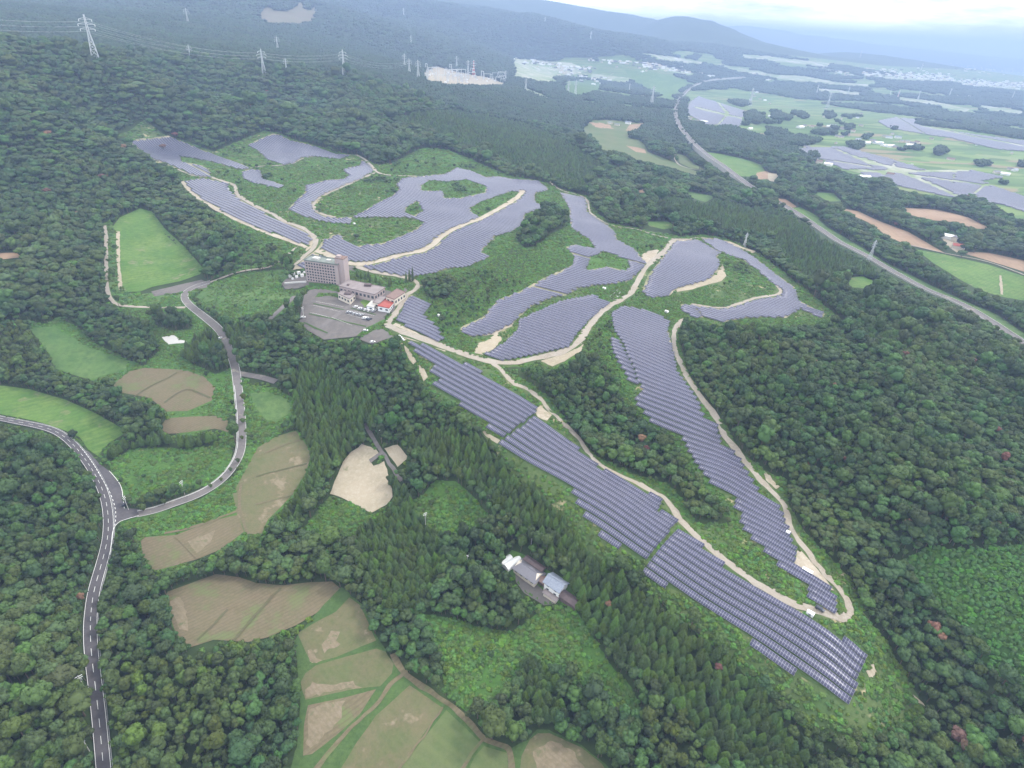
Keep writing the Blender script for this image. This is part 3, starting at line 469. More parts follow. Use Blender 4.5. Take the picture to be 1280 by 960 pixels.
# the middle of the sheet, and its back half so that it is one disc
me = np_mesh('ground', gv, grid_ids()[:, ::-1], M['floor'], True)
gr = link('ground', me); tag(gr, kind='structure')

def spos(x, y): return (np.arctan2(x, y) - AZ0) / DA, (np.log(np.hypot(x, y)) - LR0) / DL
def patch(name, mat, poly, layer, jit=.6):
    """sheet over the terrain inside an outline, with the terrain's own grid inside"""
    q = []
    n = len(poly)
    for i in range(n):
        a = poly[i]; b = poly[(i + 1) % n]; k = max(1, int(math.hypot(b[0] - a[0], b[1] - a[1]) / 5))
        for s in range(k):
            t = s / k; u = a[0] + (b[0] - a[0]) * t; v = a[1] + (b[1] - a[1]) * t
            j = jit * min(1, max(.15, (v - 40) / 500)) * 2.2
            q.append((u + j * float(vnoise(np.array(u * .13), np.array(v * .17), 5)) * 2, v + j * float(vnoise(np.array(u * .15), np.array(v * .12), 6)) * 2))
    q = np.array(q); x, y, z = unproject(q[:, 0], q[:, 1]); ga, gl = spos(x, y)
    bd = np.stack([ga, gl], 1)
    a0, l0 = np.floor(bd.min(0)).astype(int); a1, l1 = np.ceil(bd.max(0)).astype(int)
    st = 1
    A, L = np.meshgrid(np.arange(a0, a1 + 1, st), np.arange(l0, l1 + 1, st))
    m = inside(bd, A.astype(float), L.astype(float)); pin = np.stack([A[m], L[m]], 1).astype(float)
    vs = [Vector(p) for p in bd] + [Vector(p) for p in pin]; nb = len(bd)
    r = delaunay_2d_cdt(vs, [], [list(range(nb))], 1, 1e-4)
    V = np.array([tuple(p) for p in r[0]]); Fc = [f for f in r[2] if len(f) == 3]
    if not Fc: return None
    R_ = np.exp(LR0 + V[:, 1] * DL); Aa = AZ0 + V[:, 0] * DA; X = R_ * np.sin(Aa); Y = R_ * np.cos(Aa)
    Z = height(X, Y) + OFF(R_, layer)
    me = np_mesh(name, np.stack([X, Y, Z], 1), np.array(Fc), mat, True)
    # faces up
    nm = np.empty(len(me.polygons) * 3, np.float32); me.polygons.foreach_get('normal', nm)
    if nm.reshape(-1, 3)[:, 2].sum() < 0: me.flip_normals()
    return me

for i, (nm, mt, use, poly) in enumerate(LAND):
    me = patch(nm, M[mt], poly, i * .035, .12 if nm in ('field', 'yard', 'parking', 'meadow') else 1.1 if nm == 'dry_patch' else .5)
    if me: tag(link(nm, me), kind='structure')
    fill(poly, use)
for g, ph, bid, poly in BLOCKS:
    me = patch('array_ground', M[g], poly, 4.2); tag(link('array_ground', me), kind='structure')
    fill(poly, SOLAR); fill(poly, bid, BLK)
for poly in ISLANDS:
    me = patch('slope', M['weeds'], poly, 4.8); tag(link('slope', me), kind='structure'); fill(poly, SCRUB); fill(poly, 255, BLK)
for poly in FAR_GAPS: fill(poly, CLEAR); fill(poly, 255, BLK)

# ------------------------------------------------------------------ roads and tracks
def ribbon(pts3, w0, w1, off, zs=0.0):
    """strip between lateral offsets w0..w1 (metres, left is positive) along ground points"""
    P2 = np.array([(p[0], p[1]) for p in pts3]); T = np.gradient(P2, axis=0); T /= np.maximum(np.linalg.norm(T, axis=1), 1e-6)[:, None]
    N = np.stack([-T[:, 1], T[:, 0]], 1); k = max(2, int(np.max(np.abs(w1 - w0)) / 3) + 2); V = []
    for s in np.linspace(w0, w1, k): V.append(P2 + N * (s[:, None] if np.ndim(s) else s))
    V = np.stack(V, 1); n = len(P2); Z = height(V[..., 0], V[..., 1]); R_ = np.hypot(V[..., 0], V[..., 1])
    Z = Z + OFF(R_, 6.0) + off + (zs if np.isscalar(zs) else np.asarray(zs)[:, None])
    VV = np.concatenate([V, Z[..., None]], -1).reshape(-1, 3)
    I = np.arange(n * k).reshape(n, k); Fq = np.stack([I[:-1, :-1], I[1:, :-1], I[1:, 1:], I[:-1, 1:]], -1).reshape(-1, 4)
    return VV, Fq
def up(me):
    nm = np.empty(len(me.polygons) * 3, np.float32); me.polygons.foreach_get('normal', nm)
    if nm.reshape(-1, 3)[:, 2].sum() < 0: me.flip_normals()
    return me
def ground_line(pts, px=4, metres=4.0):
    c = np.array(catmull(pts, px)); x, y, z = unproject(c[:, 0], c[:, 1])
    xy = catmull(list(zip(x, y)), metres) if len(x) > 1 else list(zip(x, y))
    P2 = np.array(xy)
    for _ in range(3): P2[1:-1] = (P2[:-2] + 2 * P2[1:-1] + P2[2:]) / 4
    return P2
lane = {}
for i, (nm, mt, w, pts) in enumerate(WAYS):
    g = ground_line(pts, 5, 3.5 if pts[0][1] > 240 or nm == 'main_road' else 8)
    jw = 0
    if nm == 'gravel_track' and g[:, 1].mean() < 1500:
        e1 = w * .55 + np.clip(fbm(g[:, 0] / 24, g[:, 1] / 24, 31, 2) * 5 + .5, 0, 3); e2 = w * .55 + np.clip(fbm(g[:, 0] / 24, g[:, 1] / 24, 35, 2) * 5 + .5, 0, 3)
        V, Fq = ribbon(g, -e1, e2, -.08); tag(link('track_verge', up(np_mesh('track_verge', V, Fq, M['weedsdry'], True))), kind='structure')
    zs = 0.0
    if nm == 'expressway':
        u_, v_, _ = project(g[:, 0], g[:, 1], height(g[:, 0], g[:, 1])); zs = np.clip((232 - v_) / 20, 0, 1) * 8.0; zs_exp = zs
    wv = w * (1 + .5 * vnoise(g[:, 0] / 12, g[:, 1] / 12, 33)) if nm in ('gravel_track', 'field_path') else w * np.ones(len(g))
    V, Fq = ribbon(g, -wv / 2, wv / 2, .02 * (i % 5), zs)
    if nm in ('gravel_track', 'field_path'):   # worn, uneven edges
        jit = .9 if nm == 'gravel_track' else .5
        V[:, 0] += jit * vnoise(V[:, 0] / 5, V[:, 1] / 5, 21) * 2; V[:, 1] += jit * vnoise(V[:, 0] / 5, V[:, 1] / 5, 22) * 2
    me = up(np_mesh(nm, V, Fq, M[mt], True)); o = link(nm, me); tag(o, kind='structure')
    lane.setdefault(nm, []).append((g, o, w))
    T = np.gradient(g, axis=0); T /= np.maximum(np.linalg.norm(T, axis=1), 1e-6)[:, None]; N = np.stack([-T[:, 1], T[:, 0]], 1)
    for s in range(len(g) - 1):
        ww = w * (.5 if nm != 'expressway' else .9); q = [g[s] + N[s] * ww, g[s + 1] + N[s + 1] * ww, g[s + 1] - N[s + 1] * ww, g[s] - N[s] * ww]; q = np.array(q)
        if (q[:, 1] < 5).any(): continue
        uu, vv, _ = project(q[:, 0], q[:, 1], height(q[:, 0], q[:, 1])); qq = list(zip(uu, vv))
        if nm == 'expressway' and (236 < vv[0] < 281 or vv[0] > 374): continue
        fill(qq, ROAD); fill(qq, 255, BLK)
me = patch('road_junction', M['asphalt'], JUNCTION, 6.9, 0); tag(link('road_junction', me), kind='structure'); fill(JUNCTION, ROAD)
# painted markings of the main road
g, road_o, w = lane['main_road'][0]
def marks(g, lat, wd, dash=None, off=.35):
    V = []; Fq = []; d = 0.0
    S = np.concatenate([[0], np.cumsum(np.linalg.norm(np.diff(g, axis=0), axis=1))])
    s = 0.0
    while s < S[-1] - 1:
        e = min(S[-1], s + (dash[0] if dash else 4.0))
        t = np.linspace(s, e, 4); gg = np.stack([np.interp(t, S, g[:, 0]), np.interp(t, S, g[:, 1])], 1)
        a, b = ribbon(gg, lat - wd / 2, lat + wd / 2, off); 
        Fq.append(b + len(V) * 0 + d); V.append(a); d += len(a)
        s = e + (dash[1] if dash else 0)
    return np.concatenate(V), np.concatenate(Fq).astype(int)
V, Fq = marks(g, 0, .17, (4, 4)); tag(link('road_markings', up(np_mesh('road_markings', V, Fq, M['line']))), kind='structure')
for lat in (-2.35, 2.35):
    V, Fq = marks(g, lat, .17); tag(link('road_markings', up(np_mesh('road_markings', V, Fq, M['line']))), kind='structure')
jl = ground_line(P('101,560 115,578 127,598 137,615 143,630 146,645 144,658')); V, Fq = marks(jl, 0, .28, (2, 2), .5); tag(link('road_markings', up(np_mesh('road_markings', V, Fq, M['line']))), kind='structure')
for pl in ('137,590 152,608 154,622 156,637', '174,646 160,650 148,654 142,662 140,680 138,695'):
    jl = ground_line(P(pl)); V, Fq = marks(jl, 0, .25, None, .5); tag(link('road_markings', up(np_mesh('road_markings', V, Fq, M['line']))), kind='structure')
# kerbs of the access road, rails of the main road, parapets of the expressway
def wall_line(g, lat, wd, h, name, mat, lab, cat, grp=None, off=0.0):
    V, Fq = ribbon(g, lat - wd / 2, lat + wd / 2, off); k = 2 if True else 0
    n = len(g); kk = len(V) // n; V = V.reshape(n, kk, 3)[:, [0, -1]]
    lo = V.copy(); lo[..., 2] -= .3; hi = V.copy(); hi[..., 2] += h
    A = np.concatenate([lo, hi[:, ::-1]], 1).reshape(-1, 3); I = np.arange(n * 4).reshape(n, 4); Fc = []
    for a, b in ((0, 1), (1, 2), (2, 3), (3, 0)): Fc.append(np.stack([I[:-1, a], I[1:, a], I[1:, b], I[:-1, b]], -1))
    me = np_mesh(name, A, np.concatenate(Fc), mat); o = link(name, me); tag(o, lab, cat, grp); return o
wall_line(g, 2.95, .08, .55, 'guard_rail', M['guard'], 'pale steel guard rail along the outer edge of the dark two-lane road', 'guard rail')
ge, eo, we = lane['expressway'][0]
def embank(g, lat, zs, name, mat):
    """wall or kerb standing on the embankment, reaching down into the ground"""
    V, Fq = ribbon(g, lat - .25, lat + .25, 0, zs); n = len(g); kk = len(V) // n; V = V.reshape(n, kk, 3)[:, [0, -1]]; lo = V.copy(); lo[..., 2] -= (zs[:, None] + 1.5); hi = V.copy(); hi[..., 2] += 1.1
    A = np.concatenate([lo, hi[:, ::-1]], 1).reshape(-1, 3); I = np.arange(n * 4).reshape(n, 4)
    return np_mesh(name, A, np.concatenate([np.stack([I[:-1, a], I[1:, a], I[1:, b_], I[:-1, b_]], -1) for a, b_ in ((0, 1), (1, 2), (2, 3), (3, 0))]), mat)
for sd, lb in ((6.7, 'low concrete barrier on the village side of the curving expressway'), (-6.7, 'low concrete barrier on the plain side of the curving expressway')):
    tag(link('barrier', embank(ge, sd, zs_exp, 'barrier', M['concrete'])), lb, 'barrier')
ga_, oa_, wa_ = lane['access_road'][0]
V, Fq = marks(ga_[: int(len(ga_) * .5)], 2.2, .25, None, .4); tag(link('road_markings', up(np_mesh('road_markings', V, Fq, M['line']))), kind='structure')
for sd in (-3.1, 3.1):
    V, Fq = ribbon(ga_, sd - .2, sd + .2, .14); tag(link('kerb', up(np_mesh('kerb', V, Fq, M['concrete']))), kind='structure')
# ------------------------------------------------------------------ solar rows
def panel_mat():
    m, nt, b = mat_new('panel_glass'); uv = nd(nt, 'UVMap'); sp = nd(nt, 'SeparateXYZ'); nt.links.new(uv.outputs[0], sp.inputs[0])
    fu = math_n(nt, 'FRACT', sp.outputs[0]); eu = math_n(nt, 'ABSOLUTE', math_n(nt, 'SUBTRACT', fu, .5)); fr = math_n(nt, 'GREATER_THAN', eu, .425)
    fv = math_n(nt, 'ABSOLUTE', math_n(nt, 'SUBTRACT', sp.outputs[1], .5)); fr2 = math_n(nt, 'ADD', math_n(nt, 'LESS_THAN', fv, .018), math_n(nt, 'GREATER_THAN', fv, .485))
    wn = nd(nt, 'TexWhiteNoise', noise_dimensions='2D'); cv = nd(nt, 'CombineXYZ'); nt.links.new(math_n(nt, 'FLOOR', sp.outputs[0]), cv.inputs[0])
    oi = nd(nt, 'ObjectInfo'); nt.links.new(math_n(nt, 'MULTIPLY', oi.outputs['Random'], 57), cv.inputs[1]); nt.links.new(cv.outputs[0], wn.inputs['Vector'])
    cell = mixc(nt, wn.outputs[0], (.021, .026, .064), (.041, .044, .098)); cell = mixc(nt, math_n(nt, 'MULTIPLY', noise(nt, .03, 3), .5), cell, (.066, .056, .074))
    col = mixc(nt, math_n(nt, 'MINIMUM', math_n(nt, 'ADD', fr, fr2), 1.0), cell, (.25, .25, .30))
    nt.links.new(col, b.inputs['Base Color']); b.inputs['Roughness'].default_value = .28; b.inputs['Specular IOR Level'].default_value = .42
    return m
def panel_mat_far():
    m, nt, b = mat_new('panel_glass_far')
    n = mixc(nt, ramp(nt, noise(nt, .02, 5, .7), .35, .65), (.135, .12, .185), (.165, .145, .215)); nt.links.new(n, b.inputs['Base Color'])
    b.inputs['Roughness'].default_value = .33; b.inputs['Specular IOR Level'].default_value = .55; return m
M['panel'] = panel_mat(); M['panelfar'] = panel_mat_far(); M['steel'] = plain_mat('galvanised_steel', (.38, .39, .40), .5, .5)
RA = math.radians(-41.0); UX, UY = math.cos(RA), math.sin(RA); TX, TY = UY, -UX     # TX,TY point down the slope of the panels (towards the viewer)
MODW = 1.22
runs = []
for g, ph, bid, poly in BLOCKS:
    x, y, z = unproject([p[0] for p in poly], [p[1] for p in poly])
    pitch, dep = (3.98, 3.05) if bid < 18 else (9.0, 7.0)
    ra = RA if bid != 7 and bid != 6 else math.radians(-30)
    ux, uy = math.cos(ra), math.sin(ra); tx, ty = uy, -ux
    S = x * ux + y * uy; T = x * tx + y * ty
    ss = np.arange(S.min() - 2, S.max() + 2, MODW if bid < 18 else 5 * MODW)
    for k, t in enumerate(np.arange(T.min() - 2, T.max() + 2, pitch)):
        X = ss * ux + t * tx; Y = ss * uy + t * ty; Z = height(X, Y) + 1.2
        a, b, _ = project(X, Y, Z); ok = look(a, b, BLK) == bid
        i = 0; segs = []
        while i < len(ok):
            if ok[i]:
                j = i
                while j + 1 < len(ok) and ok[j + 1]: j += 1
                if g == 'solarsand' and j - i > 14: i_, j_ = i + int(rng.integers(0, 3)), j - int(rng.integers(0, 3)); segs.append((i_, j_)) if rng.random() > .01 else None
                elif j - i >= (4 if bid < 18 else 1): segs.append((i, j))
                i = j + 1
            else: i += 1
        for q, (i, j) in enumerate(segs):
            mid = (i + j) // 2; _, _, dd = project(X[mid], Y[mid], Z[mid])
            u0, v0 = a[mid], b[mid]; vis = -20 < u0 < 1300 and 0 < v0 < 980
            runs.append(dict(b=bid, k=k, q=q, nq=len(segs), x=X[i:j + 1], y=Y[i:j + 1], dep=dep, ph=ph, ux=ux, uy=uy, tx=tx, ty=ty, size=(j - i) / float(dd) ** 2 if vis else 0, u=u0, v=v0, mw=MODW if bid < 18 else 5 * MODW))
def run_mesh(r, coarse=False):
    x, y = r['x'], r['y']; n = len(x); mw = r['mw']
    if coarse and n > 6: idx = np.unique(np.linspace(0, n - 1, max(2, n // 5)).astype(int))
    else: idx = np.unique(np.append(np.arange(0, n, 3), n - 1))
    z = height(x, y); kk = min(9, n) | 1; pad = np.pad(z, kk // 2, mode='edge'); z = np.convolve(pad, np.ones(kk) / kk, 'valid')[:n]
    ex = np.zeros(len(idx)); ex[0] = -mw / 2; ex[-1] = mw / 2
    cx = x[idx] + r['ux'] * ex; cy = y[idx] + r['uy'] * ex; cz = z[idx]
    d = r['dep'] / 2 * .966; h = r['dep'] * .259; lo = .75 + OFF(np.hypot(cx, cy), 4.5); tz = (height(cx + r['tx'] * 2, cy + r['ty'] * 2) - height(cx - r['tx'] * 2, cy - r['ty'] * 2)) / 4 * d * .7
    fx, fy, fz = cx + r['tx'] * d, cy + r['ty'] * d, cz + lo + tz; bx, by, bz = cx - r['tx'] * d, cy - r['ty'] * d, cz + lo + h - tz
    m = len(idx)
    V = np.stack([np.stack([fx, fy, fz], 1), np.stack([bx, by, bz], 1), np.stack([bx, by, bz - .08], 1), np.stack([fx, fy, fz - .08], 1)], 1).reshape(-1, 3)
    I = np.arange(m * 4).reshape(m, 4); F_ = []; U_ = []
    uu = idx + np.where(np.arange(m) == 0, 0, np.where(np.arange(m) == m - 1, 1, .5)); uu = uu.astype(float) * (1 if r['b'] < 18 else 5)
    for (a, b, v0, v1) in ((0, 1, 0, 1), (1, 2, 0, 0), (2, 3, .25, .25), (3, 0, 0, 0)):
        F_.append(np.stack([I[:-1, a], I[1:, a], I[1:, b], I[:-1, b]], -1)); U_.append(np.stack([np.stack([uu[:-1], uu[1:], uu[1:], uu[:-1]], 1), np.tile([v0, v0, v1, v1], (m - 1, 1))], -1))
    F_.append(np.array([[I[0, 3], I[0, 2], I[0, 1], I[0, 0]], [I[-1, 0], I[-1, 1], I[-1, 2], I[-1, 3]]])); U_.append(np.full((2, 4, 2), .25))
    return V, np.concatenate(F_), np.concatenate(U_), (fx, fy, fz, bx, by, bz)
def with_uv(name, V, Fc, U, mat):
    me = bpy.data.meshes.new(name); me.vertices.add(len(V)); me.vertices.foreach_set('co', V.astype(np.float32).ravel())
    me.loops.add(Fc.size); me.loops.foreach_set('vertex_index', Fc.astype(np.int32).ravel()); me.polygons.add(len(Fc)); me.polygons.foreach_set('loop_start', np.arange(0, Fc.size, 4, dtype=np.int32))
    me.update(calc_edges=True); l = me.uv_layers.new(name='UVMap'); l.data.foreach_set('uv', U.astype(np.float32).ravel()); me.materials.append(mat); return me
def posts(r, e, every=4):
    fx, fy, fz, bx, by, bz = e; mb = MB(); n = len(fx)
    for i in range(0, n, every if n > 8 else 1):
        for (px, py, pz) in ((fx[i] * .8 + bx[i] * .2, fy[i] * .8 + by[i] * .2, fz[i] * .8 + bz[i] * .2), (fx[i] * .2 + bx[i] * .8, fy[i] * .2 + by[i] * .8, fz[i] * .2 + bz[i] * .8)):
            g_ = hz(px, py); mb.box(px - .07, py - .07, g_ - .2, px + .07, py + .07, pz - .09)
    for w_ in (.2, .8):
        for i in range(n - 1):
            a = [p[i] * w_ + q[i] * (1 - w_) for p, q in ((fx, bx), (fy, by), (fz, bz))]; b = [p[i + 1] * w_ + q[i + 1] * (1 - w_) for p, q in ((fx, bx), (fy, by), (fz, bz))]
            a[2] -= .14; b[2] -= .14; mb.bar(a, b, .1)
    return mb
ONES = 'first second third fourth fifth sixth seventh eighth ninth tenth eleventh twelfth thirteenth fourteenth fifteenth sixteenth seventeenth eighteenth nineteenth'.split()
def ordinal(n):
    if n < 20: return ONES[n - 1]
    t, o = divmod(n, 10); tens = {2: ('twenty', 'twentieth'), 3: ('thirty', 'thirtieth'), 4: ('forty', 'fortieth'), 5: ('fifty', 'fiftieth'), 6: ('sixty', 'sixtieth'), 7: ('seventy', 'seventieth'), 8: ('eighty', 'eightieth'), 9: ('ninety', 'ninetieth')}
    if t not in tens: return 'far'
    return tens[t][1] if o == 0 else tens[t][0] + '-' + ONES[o - 1]
runs.sort(key=lambda r: -r['size'])
single = runs[:300]; rest = runs[300:]
ks = {}
for r in single: ks.setdefault(r['b'], set()).add(r['k'])
allk = {}
for r in runs: allk.setdefault(r['b'], set()).add(r['k'])
names_q = {1: [''], 2: ['left piece of the ', 'right piece of the '], 3: ['left piece of the ', 'middle piece of the ', 'right piece of the ']}
for r in single:
    n = sorted(allk[r['b']]).index(r['k']) + 1
    r['q2'] = names_q[r['nq']][r['q']] if r['nq'] in names_q else ordinal(r['q'] + 1) + ' piece from the left of the '
    V, Fq, U, e = run_mesh(r); o0 = V.mean(0); o0[2] = hz(o0[0], o0[1])
    root = empty('solar_panel_row', tuple(float(q) for q in o0))
    lab = '%s%s panel row from the upper edge, %s' % (r['q2'], ordinal(n), r['ph']); ws = lab.split()
    tag(root, ' '.join(ws[:16]), 'solar panel row', 'rows of solar panels on tilted frames')
    link('panels', with_uv('panels', V - o0, Fq, U, M['panel']), root)
    mb = posts(r, e); mb.v = [(p[0] - o0[0], p[1] - o0[1], p[2] - o0[2]) for p in mb.v]; mb.build('support_frame', M['steel'], root)
VV = []; FF = []; UU = []; PB = MB(); base = 0
for r in rest:
    V, Fq, U, e = run_mesh(r, True); VV.append(V); FF.append(Fq + base); UU.append(U); base += len(V)
    if r['b'] < 18:
        fx, fy, fz, bx, by, bz = e
        for i in range(0, len(fx), 2):
            px, py, pz = fx[i] * .2 + bx[i] * .8, fy[i] * .2 + by[i] * .8, fz[i] * .2 + bz[i] * .8; PB.box(px - .08, py - .08, pz - 2.6, px + .08, py + .08, pz - .1)
o = link('solar_panel_rows', with_uv('solar_panel_rows', np.concatenate(VV), np.concatenate(FF), np.concatenate(UU), M['panel'])); tag(o, 'lavender grey rows of solar panels in the farther, finer blocks and on the plain', 'solar panel rows', 'rows of solar panels on tilted frames', 'stuff')
o2 = PB.build('support_frame', M['steel'], o)
print('runs', len(runs), 'min single size', single[-1]['size'])
# ------------------------------------------------------------------ trees
CONIFERS = [P('365,470 390,455 430,478 470,500 480,520 462,545 430,575 400,610 385,640 350,640 362,600 378,560 372,520'), P('480,600 520,622 560,690 548,740 520,775 480,765 450,725 440,680 460,650'),
 P('505,560 540,540 600,552 645,600 700,640 765,700 740,745 690,700 640,655 590,605 530,592'), P('700,725 760,715 850,785 940,855 985,920 1010,975 900,975 860,905 800,850 740,795 712,765'), P('655,830 672,822 700,860 705,905 690,912 660,905 648,870'),
 P('125,575 160,560 200,548 262,540 278,545 262,560 225,566 170,560 140,578'), P('820,250 900,255 980,270 960,300 900,292 830,275'), P('975,240 1020,250 1100,300 1180,350 1290,410 1290,390 1200,345 1120,300 1050,255'), P('960,262 1000,280 1090,345 1110,352 1060,345 1030,370 990,345 965,310'), P('640,150 700,175 760,215 730,240 650,215 560,180 480,150 560,140')]
ROUNDS = [P('135,850 200,830 300,830 310,900 290,960 290,1050 150,1050 140,930'), P('880,905 840,880 800,900 830,980 880,1000'), P('0,415 30,412 60,440 45,480 0,478')]
for p in CONIFERS: 
    m0 = LAB.copy(); fill(p, CONIFER); LAB[(LAB == CONIFER) & (m0 != FOREST) & (m0 != CONIFER)] = m0[(LAB == CONIFER) & (m0 != FOREST) & (m0 != CONIFER)]
for p in ROUNDS:
    m0 = LAB.copy(); fill(p, ROUND); LAB[(LAB == ROUND) & (m0 != FOREST) & (m0 != ROUND)] = m0[(LAB == ROUND) & (m0 != FOREST) & (m0 != ROUND)]
BELTS = [P('960,158 985,168 1007,171 1030,177 1005,183 982,181 960,168'), P('893,160 915,158 935,168 934,175 910,172'), P('930,142 942,138 953,146 953,155 940,156 932,150'), P('965,143 978,142 990,146 986,151 968,151'), P('993,143 1003,142 1012,146 1004,149'), P('1027,143 1036,141 1046,146 1036,149'), P('1038,158 1044,157 1048,162 1042,164'),
 P('1055,157 1066,156 1070,160 1060,161'), P('1056,180 1075,177 1080,184 1068,188'), P('1128,195 1138,193 1142,197'), P('1170,184 1180,184 1182,190 1174,198 1170,192'), P('1218,203 1230,200 1240,205 1232,210 1220,208'), P('1270,204 1290,200 1290,210 1275,210'), P('970,180 980,177 985,184'), P('1010,192 1020,190 1022,198 1014,200'), P('1080,224 1108,220 1122,235 1110,245 1090,240'), P('1190,246 1215,242 1245,256 1240,266 1210,262'), P('1145,156 1200,162 1290,176 1290,168 1200,157 1150,149'), P('1000,165 1030,163 1050,167 1030,170'), P('905,125 925,124 940,130 925,134')]
for p in BELTS: fill(p, FOREST)
_r = random.Random(5)
for (u0, v0, du, dv, n_) in ((880, 116, 260, 44, 75), (960, 150, 310, 62, 110), (740, 90, 110, 30, 26), (640, 74, 220, 50, 60), (960, 84, 320, 70, 70)):
    for k in range(n_):
        t = _r.random(); s = _r.random(); u = u0 + du * t; v = v0 + dv * s + (du * t) * .12; a_, b_ = _r.uniform(1.5, 10), _r.uniform(.5, 1.5); sk = _r.uniform(.05, .3)
        q = [(u + a_ * math.cos(w_ * .9), v + b_ * math.sin(w_ * .9) + sk * a_ * math.cos(w_ * .9)) for w_ in range(7)]
        if look(np.array([u]), np.array([v]))[0] in (PLAIN, 10): fill(q, FOREST)
NEARF = 620.0; MIDF = 1750.0; FARF = 6500.0
M['leaf'] = foliage_mat('broadleaf', (.026, .056, .018), (.058, .102, .030), (.076, .110, .028), .06)
M['cedar'] = foliage_mat('cedar_needles', (.038, .078, .018), (.070, .118, .026), (.080, .120, .026), .03)
M['round'] = foliage_mat('bright_leaf', (.045, .078, .020), (.082, .115, .028), (.07, .105, .024), .04)
M['red'] = foliage_mat('dying_leaf', (.15, .062, .040), (.20, .105, .075), (.17, .12, .08), .06)
M['bushm'] = foliage_mat('shrub_leaf', (.060, .142, .026), (.110, .188, .038), (.095, .150, .034), .05, .03)
M['sapm'] = foliage_mat('sapling_leaf', (.060, .145, .034), (.090, .19, .042), (.075, .15, .036), .03)
M['farleaf'] = foliage_mat('far_canopy', (.014, .032, .016), (.030, .056, .024), (.040, .064, .022), .05)
M['bark'] = plain_mat('bark', (.13, .10, .075), .95, scale=2)
def ico(sub):
    import bmesh
    bm = bmesh.new(); bmesh.ops.create_icosphere(bm, subdivisions=sub, radius=1); v = np.array([p.co[:] for p in bm.verts]); f = np.array([[q.index for q in p.verts] for p in bm.faces]); bm.free(); return v, f
ICO1, ICO2 = ico(1), ico(2)
def crown_broad(seed, R_=3.1, zc=7.2, H=4.0, lobes=11, leaves=520, fine=True, leafs=.42):
    r = np.random.default_rng(seed); V = []; F3 = []; b = 0; iv, jf = ICO2 if fine else ICO1
    cs = []
    for i in range(lobes):
        a = r.random() * 2 * PI; q = math.sqrt(r.random()) * R_ * .68 if i else 0; zz = zc + (H * .42) * (1 - (q / R_) ** 2) * r.uniform(.55, 1.1) - .5; rr = R_ * r.uniform(.30, .46) * (1.25 if i == 0 else 1)
        cs.append((q * math.cos(a), q * math.sin(a), zz, rr))
    cs.append((0, 0, zc - .6, R_ * .72))
    L = []; 
    for (x, y, z, rr) in cs:
        d = iv * (rr * (1 + .30 * r.standard_normal((len(iv), 1)) * .55)); d[:, 2] *= .82
        V.append(d + (x, y, z)); F3.append(jf + b); b += len(iv)
    V = np.concatenate(V); F3 = np.concatenate(F3)
    F4 = np.concatenate([F3, F3[:, :1]], 1)
    # loose leaf sprays over the lobes
    k = r.integers(0, len(cs) - 1, leaves); C_ = np.array(cs)[k]; d = r.standard_normal((leaves, 3)); d[:, 2] = np.abs(d[:, 2]) - .25; d /= np.linalg.norm(d, axis=1)[:, None]
    P0 = C_[:, :3] + d * C_[:, 3:4] * r.uniform(.95, 1.22, (leaves, 1)) * (1, 1, .85); nrm = d + r.standard_normal((leaves, 3)) * .55; nrm /= np.linalg.norm(nrm, axis=1)[:, None]
    t = np.cross(nrm, r.standard_normal((leaves, 3))); t /= np.linalg.norm(t, axis=1)[:, None]; bt = np.cross(nrm, t); s = r.uniform(.5, 1.15, (leaves, 1)) * leafs
    Q = np.stack([P0 - t * s, P0 - bt * s * .6, P0 + t * s, P0 + bt * s * .6], 1).reshape(-1, 3); Fq = np.arange(leaves * 4).reshape(-1, 4) + len(V)
    return np.concatenate([V, Q]), F3, Fq
def crown_cedar(seed, R_=1.9, H=10.0, leaves=760, base=2.2):
    r = np.random.default_rng(seed); n = 9; V = []; rings = 10
    for i in range(rings):
        t = i / (rings - 1); zz = base + (H - base) * t; rr = R_ * .80 * (1 - t ** 1.9) * (1.12 if i % 2 else .86) + .04
        for k in range(n):
            a = 2 * PI * (k + .5 * (i % 2)) / n; q = rr * (1 + r.uniform(-.25, .25)); V.append((q * math.cos(a), q * math.sin(a), zz + r.uniform(-.25, .25)))
    V = np.array(V); F3 = []
    for i in range(rings - 1):
        for k in range(n):
            a, b = i * n + k, i * n + (k + 1) % n; F3 += [(a, b, a + n), (b, b + n, a + n)]
    F3 = np.array(F3); m = leaves
    t = 1 - np.sqrt(r.random(m)); t = np.clip(t * 1.1, 0, .99); ang = r.random(m) * 2 * PI; rr = R_ * (1 - t ** 1.8) * r.uniform(.72, 1.12, m) + .05; z = base + (H - base) * t
    P0 = np.stack([rr * np.cos(ang), rr * np.sin(ang), z], 1); o = np.stack([np.cos(ang), np.sin(ang), -.1 + r.uniform(-.5, .6, m)], 1); o /= np.linalg.norm(o, axis=1)[:, None]
    sd = np.cross(o, (0, 0, 1)) + r.standard_normal((m, 3)) * .35; sd /= np.linalg.norm(sd, axis=1)[:, None]; s = r.uniform(.18, .40, (m, 1)) * (1.15 - .4 * t[:, None])
    Q = np.stack([P0 - o * s, P0 - sd * s * .7, P0 + o * s * .9, P0 + sd * s * .7], 1).reshape(-1, 3)
    return np.concatenate([V, Q]), F3, np.arange(m * 4).reshape(-1, 4) + len(V)
